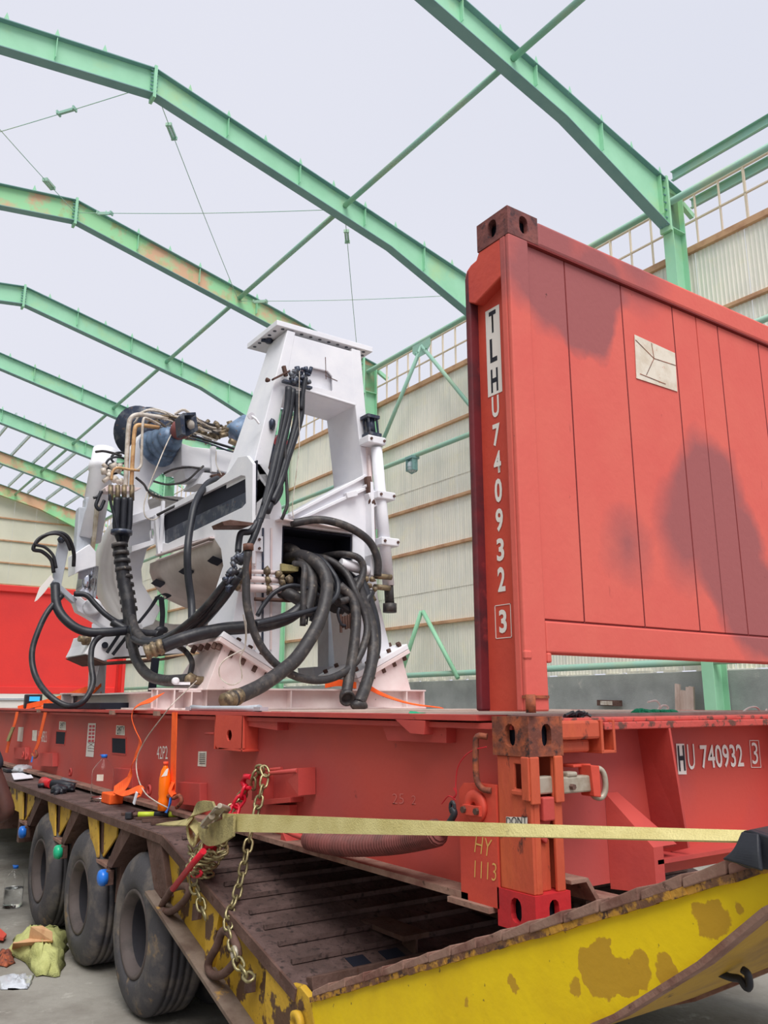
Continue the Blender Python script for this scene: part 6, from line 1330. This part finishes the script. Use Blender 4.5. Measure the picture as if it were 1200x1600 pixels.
# open hose end and crimped couplings
g = G(); c = onY(541, 1087, 3.4); g.lathe(c, V((-.25, -.75, -.45)), [(-.05, .04), (.0, .055), (.05, .062), (.05, .046), (.01, .04), (.01, 0)], 18); mp('hose_end', g, 'hosegrey', 0, label='open mud-caked hose end')
g = G(); g.blob(onY(560, 1102, 3.36), .06, 2, .12, 2, (1.3, 1, .7)); mp('hose_end', g, 'hosegrey', 0)
g = G(); P_, Q_ = onY(375, 1087, 3.13), onY(350, 1096, 3.07); g.lathe(P_, Q_-P_, [(0, .05), (.03, .058), (.05, .058), (.055, .048), (.075, .048), (.08, .056), (.10, .056), (.105, .046), (.12, .046), (.125, .054), (.15, .054), (.15, 0)], 16); mp('hose_coupling', g, 'brass', 0)
hs([(530, 950, 3.62), (528, 960, 3.62), (533, 975, 3.62), (540, 978, 3.62)], .012, 'black'); g = G()
for k in range(6): g.cyl(onY(532+k*4, 960+rnd.uniform(-6, 6), 3.63), onY(533+k*4, 985+rnd.uniform(-6, 6), 3.63), .012, seg=6)
mp('hose_stubs', g, 'rust', 0)
# long low hoses running left from the machine
low = [
 ([(474, 948, 3.6), (450, 965, 3.6), (420, 975, 3.6), (385, 980, 3.7), (350, 983, 3.8), (310, 991, 3.9), (280, 1000, 3.95), (255, 1010, 4.0)], .050, 'hose'),
 ([(372, 900, 3.6), (352, 925, 3.7), (325, 955, 3.9), (290, 980, 4.2), (258, 998, 4.5), (235, 1003, 4.8), (215, 995, 5.2), (206, 980, 5.4)], .036, 'black'),
 ([(369, 890, 3.6), (345, 920, 3.7), (315, 955, 3.9), (280, 985, 4.2), (250, 1003, 4.5), (225, 1005, 4.9), (208, 998, 5.2)], .030, 'hose'),
 ([(380, 890, 3.6), (350, 935, 3.7), (318, 972, 4.0), (300, 985, 4.2)], .030, 'hose'),
 ([(204, 985, 5.5), (207, 1010, 5.4), (215, 1035, 5.2), (232, 1055, 4.9), (255, 1063, 4.5), (280, 1063, 4.2), (295, 1062, 4.0)], .045, 'hosegrey'),
 ([(340, 748, 5.0), (322, 758, 4.9), (306, 785, 4.7), (298, 820, 4.6), (293, 860, 4.5), (294, 900, 4.5), (299, 940, 4.5), (300, 978, 4.4)], .032, 'black'),
 ([(176, 972, 5.6), (200, 985, 5.5), (225, 990, 5.3), (250, 992, 5.1)], .04, 'hose'),
 ([(86, 913, 5.8), (90, 950, 5.7), (110, 975, 5.6), (135, 987, 5.55), (165, 988, 5.5), (200, 985, 5.5)], .042, 'black'),
 ([(116, 928, 5.9), (135, 930, 5.85), (150, 945, 5.8), (165, 960, 5.75), (185, 972, 5.7), (203, 968, 5.6)], .026, 'black'),
 ([(97, 930, 5.75), (75, 955, 5.7), (60, 985, 5.65), (50, 1020, 5.6), (55, 1055, 5.5), (75, 1085, 5.3), (105, 1103, 5.2), (130, 1096, 5.25), (145, 1068, 5.3), (142, 1035, 5.4), (145, 1008, 5.5), (160, 992, 5.5), (190, 985, 5.5)], .026, 'hose'),
 ([(84, 895, 5.85), (80, 875, 5.85), (66, 862, 5.85), (52, 858, 5.85), (62, 842, 5.85), (85, 832, 5.85), (105, 838, 5.85), (115, 862, 5.9), (115, 885, 5.95)], .018, 'hose'),
 ([(88, 888, 5.82), (83, 868, 5.82), (70, 855, 5.82), (55, 850, 5.82), (66, 838, 5.82), (88, 834, 5.8), (102, 842, 5.82), (110, 860, 5.85)], .014, 'hose'),
 ([(271, 1005, 4.2), (290, 1018, 4.3), (300, 1035, 4.2), (297, 1055, 4.1)], .022, 'hosegrey'),
 ([(206, 965, 5.5), (212, 985, 5.3), (224, 1000, 5.0), (240, 1002, 4.8)], .04, 'hosegrey'),
]
for pts, r, m in low: hs(pts, r, m, 'hose', 6, 10)
g = G(); P_, Q_ = onY(256, 1009, 4.0), onY(232, 1018, 4.05); g.lathe(P_, Q_-P_, [(0, .05), (.02, .062), (.04, .062), (.045, .050), (.06, .050), (.065, .062), (.085, .062), (.09, .05), (.11, .05), (.115, .06), (.14, .06), (.14, 0)], 16); mp('hose_coupling', g, 'brass', 0)
g = G(); g.cyl(onY(297, 1062, 4.0), onY(318, 1064, 4.0), .035, seg=10); g.blob(onY(297, 1061, 3.98), .05, 1, .2, 3); mp('hose_coupling', g, 'brass', 0)
g = G(); r7 = random.Random(21)
for k in range(18): t = r7.random(); c = onY(362+ (350-362)*0 + 22*(1-t)+r7.uniform(-6, 6)-8, 868+60*t*.9+r7.uniform(-5, 5)-6, 3.62); d = V((r7.uniform(-1, .2), 0, r7.uniform(-1, 1)))*.03; g.cyl(c-d, c+d, .014+.014*r7.random(), seg=7)
mp('hose_unions', g, 'darksteel', 0)
g = G(); g.cyl(onY(388, 850, 3.5), onY(388, 860, 3.5), .04, seg=12); g.cyl(onY(388, 860, 3.5), onY(387, 905, 3.5), .028, seg=10); mp('copper_coupling', g, 'copper', 0)
for pts, r in (([(278, 660, 5.8), (262, 690, 5.75), (245, 730, 5.7), (233, 760, 5.7), (225, 790, 5.7), (228, 808, 5.7), (240, 812, 5.7), (250, 806, 5.7)], .006), ([(212, 746, 5.7), (225, 757, 5.7), (232, 768, 5.7), (248, 776, 5.7), (278, 782, 5.7)], .012), ([(245, 805, 5.7), (275, 790, 5.6), (300, 778, 5.5), (325, 762, 5.4)], .013), ([(240, 752, 6.0), (262, 757, 5.9), (290, 752, 5.85), (310, 735, 5.8), (318, 728, 5.8)], .011), ([(256, 740, 6.0), (272, 733, 5.9), (295, 730, 5.85), (312, 732, 5.8)], .012), ([(338, 705, 5.8), (338, 725, 5.8), (346, 742, 5.78)], .005)):
    hs(pts, r, 'hosegrey' if r > .007 else 'pipe', 'thin_hose', 5, 6)
for k in range(4): g = G(); g.cyl(onY(232+k*5, 768+k*2, 5.72), onY(236+k*5, 776+k*2, 5.72), .014, seg=7); mp('small_union', g, 'pipe', 0)
hs([(300, 1064, 3.9), (312, 1055, 3.8), (380, 960, 3.6), (384, 985, 3.6), (383, 1010, 3.6)][2:], .005, 'pipe', 'thin_wire', 4, 5)
hs([(382, 935, 3.6), (385, 985, 3.58), (383, 1010, 3.58), (375, 1030, 3.6), (378, 1060, 3.6), (362, 1070, 3.6), (345, 1060, 3.7), (343, 1042, 3.7), (355, 1028, 3.7), (380, 1015, 3.7)], .005, 'pipe', 'thin_wire', 5, 5)
g = G(); g.lathe(onY(273, 1064, 3.95), (0, -1, 0), [(0, .012), (0, .026), (.03, .026), (.03, .012)], 14); g.bar(onY(273, 1068, 3.95), onY(296, 1068, 3.95), .03, .02); mp('white_clevis', g, 'white', 0)

# ------------------------------------------------------------------ things on the deck at right and beyond
o = thing('green_twine', 'small heap of green twine on the deck edge at right', 'twine', onY(1015, 1114, .45)); r8 = random.Random(4); g = G()
for k in range(14): x = 985+r8.random()*58; g.tube(cat_rom([onY(x, 1113+r8.uniform(-2, 3), .35), onY(x+8, 1111+r8.uniform(-3, 3), .32), onY(x+18, 1114+r8.uniform(-3, 2), .35)], 3), .008, 5)
mk('twine_strands', g, 'greennet', o)
g = G(); 
for pts in ([(1012, 1097), (1025, 1095), (1031, 1103), (1027, 1110)], [(1029, 1110), (1036, 1102), (1044, 1105), (1040, 1112), (1052, 1116)], [(1160, 1113), (1170, 1106), (1182, 1105), (1190, 1114), (1194, 1118), (1198, 1108)]): g.tube(cat_rom([onY(*q, .6) for q in pts], 5), .005, 6)
solo('string', g, 'letter', 'loose loops of white cord standing up behind the green twine', 'cord')
g = G(); g.blob(onY(650, 1117, .9)*1, .03, 2, .3, 3, (1.5, 1, .5)); c = onZ(651, 1119, DZ); 
solo('green_scrap', g, 'greennet', 'tiny green scrap on the deck edge left of the red post', 'scrap')
g = G(); r9 = random.Random(6)
for k in range(12): c = onY(895+r9.uniform(-8, 22), 1126, .07); c.z = DZ-.01+r9.random()*.008; g.tube([c, c+V((r9.uniform(-.03, .03), r9.uniform(-.02, .02), .012)), c+V((r9.uniform(-.05, .05), r9.uniform(-.03, .03), .0))], .006, 5)
solo('dark_rope_scrap', g, 'black', 'scrap of dark frayed rope on the orange corner block', 'rope')
o = thing('plank_bundle', 'weathered planks leaning on the dado beside the green column', 'planks', BW(9.6, 6.3, GZ))
for i, (xa, xb, yt) in enumerate(((1045, 1052, 1068), (1053, 1062, 1078), (1062, 1066, 1073), (1066, 1074, 1072))):
    P_ = [onX(xa, yt, 9.55), onX(xb, yt+1, 9.55)]; g = G(); g.hexa([V((9.5, P_[1].y, GZ)), V((9.54, P_[1].y, GZ)), V((9.54, P_[0].y, GZ)), V((9.5, P_[0].y, GZ)), V((9.7, P_[1].y, P_[1].z)), V((9.74, P_[1].y, P_[1].z)), V((9.74, P_[0].y, P_[0].z)), V((9.7, P_[0].y, P_[0].z))]); mk('plank', g, 'timber', o)
g = G(); a, b = onX(935, 1098, 9.78), onX(970, 1099, 9.78); g.bar(a, b, .08, .10); o = solo('wall_bracket', g, 'rust', 'small rusty bracket with a cream middle fixed to the grey dado', 'bracket'); g = G(); g.bar(a.lerp(b, .2)+V((-.05, 0, 0)), a.lerp(b, .7)+V((-.05, 0, 0)), .03, .07); mk('cream_face', g, 'pipe', o)
# parked white truck body seen under the far end wall
TK = thing('white_truck', 'white truck body parked beyond the far end of the container, only its lower side visible', 'truck', (1.5, 19, GZ))
g = G(); g.box(-3.0, 2.4, 17.8, 19.8, -.2, 1.05); mk('truck_body', g, 'letter', TK, bevel=.05)
g = G(); g.box(-2.6, 2.2, 17.77, 17.8, .82, .86); mk('side_stripe', g, 'greypaint', TK)
for x in (-2, 1.6): g = G(); g.lathe((x, 17.75, GZ+.45), (0, 1, 0), [(0, .2), (0, .42), (.03, .45), (.25, .45), (.25, 0)], 24); mk('wheel', g, 'tire', TK)
g = G(); c = onY(53, 1092, 8.0); o = thing('display_unit', 'small black unit with a lit blue screen standing on the far deck', 'device', V((c.x, 8.0, DZ))); g.box(c.x-.09, c.x+.09, 8.0, 8.08, DZ, c.z+.05); mk('housing', g, 'black', o, bevel=.01)
c = onY(54, 1092, 7.995); g = G(); g.box(c.x-.055, c.x+.055, 7.99, 7.999, c.z-.025, c.z+.025); mk('screen', g, 'screen', o, label='lit blue screen')
# far red bits of the container end at left edge are part of the container itself
# ------------------------------------------------------------------ person at the left edge (only the elbow enters the frame)
def person():
    c = onZ(-40, 1330, -.9); base = onX(17, 1278, -.55)           # elbow point
    E_ = base; ox, oy = E_.x-.34, E_.y+.30
    o = thing('person', 'person in dark clothes at the left edge, only a bent bare elbow in view', 'person', (ox, oy, GZ))
    J = {'pelvis': (ox, oy, GZ+.92), 'spine': (ox+.02, oy-.02, GZ+1.15), 'chest': (ox+.04, oy-.05, GZ+1.36), 'neck': (ox+.05, oy-.07, GZ+1.50), 'head': (ox+.08, oy-.10, GZ+1.62), 'crown': (ox+.10, oy-.11, GZ+1.73),
         'sr': (ox+.10, oy-.20, GZ+1.40), 'er': tuple(E_+V((-.01, 0, .03))), 'wr': (ox+.16, oy-.02, GZ+.78), 'sl': (ox-.03, oy+.14, GZ+1.42), 'el': (ox-.05, oy+.30, GZ+1.15), 'wl': (ox+.14, oy+.32, GZ+.98),
         'hr': (ox+.03, oy-.10, GZ+.88), 'kr': (ox+.06, oy-.12, GZ+.48), 'ar': (ox+.0, oy-.12, GZ+.09), 'tr': (ox+.16, oy-.14, GZ+.04), 'hl': (ox-.02, oy+.10, GZ+.88), 'kl': (ox+.05, oy+.13, GZ+.48), 'al': (ox-.02, oy+.13, GZ+.09), 'tl': (ox+.14, oy+.15, GZ+.04)}
    rad = {'pelvis': .15, 'spine': .135, 'chest': .16, 'neck': .058, 'head': .095, 'crown': .07, 'sr': .068, 'er': .060, 'wr': .032, 'sl': .068, 'el': .05, 'wl': .032, 'hr': .10, 'kr': .068, 'ar': .045, 'tr': .035, 'hl': .10, 'kl': .068, 'al': .045, 'tl': .035}
    def skinned(name, names, edges, m, infl=0, root=0, extra=None):
        me = bpy.data.meshes.new(name); vs = [V(J[n])-V((ox, oy, GZ)) for n in names]; me.from_pydata(vs, edges, []); ob = bpy.data.objects.new(name, me); COL.objects.link(ob); ob.parent = o
        s = ob.modifiers.new('skin', 'SKIN'); s.use_smooth_shade = True
        for i, n in enumerate(names): me.skin_vertices[0].data[i].radius = (rad[n]+infl, rad[n]+infl)
        me.skin_vertices[0].data[root].use_root = True
        ob.modifiers.new('sub', 'SUBSURF').levels = 2; ob.modifiers['sub'].render_levels = 2; me.materials.append(M[m]); return ob
    # fingers
    def hand(w, d, tag):
        names = []; d = V(d).normalized(); sd = d.cross(V((1, 0, .2))).normalized(); P0_ = V(J[w])
        J[tag+'p'] = tuple(P0_+d*.06); rad[tag+'p'] = .034
        for k in range(5):
            off = (k-1.9)*.021; L_ = (.05, .075, .082, .076, .06)[k]
            dd = (d + sd*(off*4) + (V((0, 0, 0)))).normalized()
            st = P0_+d*(.045 if k == 0 else .09)+sd*off*1.1
            J[f'{tag}{k}a'] = tuple(st); J[f'{tag}{k}b'] = tuple(st+dd*L_*.5+V((.006, 0, 0))); J[f'{tag}{k}c'] = tuple(st+dd*L_*.95+V((.02, 0, 0)))
            for q, r_ in (('a', .011), ('b', .0095), ('c', .008)): rad[f'{tag}{k}{q}'] = r_
    hand('wr', (.05, .05, -1), 'R'); hand('wl', (1, .1, -.4), 'L')
    names = list(J.keys()); ix = {n: i for i, n in enumerate(names)}
    ed = [('pelvis', 'spine'), ('spine', 'chest'), ('chest', 'neck'), ('neck', 'head'), ('head', 'crown'), ('chest', 'sr'), ('sr', 'er'), ('er', 'wr'), ('chest', 'sl'), ('sl', 'el'), ('el', 'wl'), ('pelvis', 'hr'), ('hr', 'kr'), ('kr', 'ar'), ('ar', 'tr'), ('pelvis', 'hl'), ('hl', 'kl'), ('kl', 'al'), ('al', 'tl'), ('wr', 'Rp'), ('wl', 'Lp')]
    for t_ in 'RL':
        for k in range(5): ed += [(t_+'p', f'{t_}{k}a'), (f'{t_}{k}a', f'{t_}{k}b'), (f'{t_}{k}b', f'{t_}{k}c')]
    skinned('body', names, [(ix[a], ix[b]) for a, b in ed], 'skin')
    n2 = ['pelvis', 'spine', 'chest', 'neck', 'sr', 'sl']; J['neck2'] = J['neck']
    m1 = tuple(V(J['sr']).lerp(V(J['er']), .45)); m2 = tuple(V(J['sl']).lerp(V(J['el']), .45)); J['sm1'] = m1; J['sm2'] = m2; rad['sm1'] = .066; rad['sm2'] = .066
    n2 = ['pelvis', 'spine', 'chest', 'sr', 'sl', 'sm1', 'sm2']; skinned('shirt', n2, [(0, 1), (1, 2), (2, 3), (2, 4), (3, 5), (4, 6)], 'cloth', .036)
    n3 = ['pelvis', 'hr', 'kr', 'ar', 'hl', 'kl', 'al']; skinned('trousers', n3, [(0, 1), (1, 2), (2, 3), (0, 4), (4, 5), (5, 6)], 'cloth', .03)
    g = G(); hc_ = V(J['head'])+V((-.01, .005, .045)); g.blob(hc_, .108, 3, .03, 2, (1, 1, .95)); mk('hair', g, 'black', o)
    g = G(); f_ = V(J['head'])+V((.085, -.05, .0))
    for s_ in (-1, 1): g.blob(f_+V((.01*s_, .03*s_, .03)), .013, 2)
    mk('eyes', g, 'letter', o); g = G(); g.blob(f_+V((.018, -.012, .0)), .018, 2, 0, 0, (1, .8, 1.4)); g.blob(f_+V((.004, -.004, -.045)), .02, 2, 0, 0, (.6, 1.3, .5)); mk('nose_and_mouth', g, 'skin', o)
person()
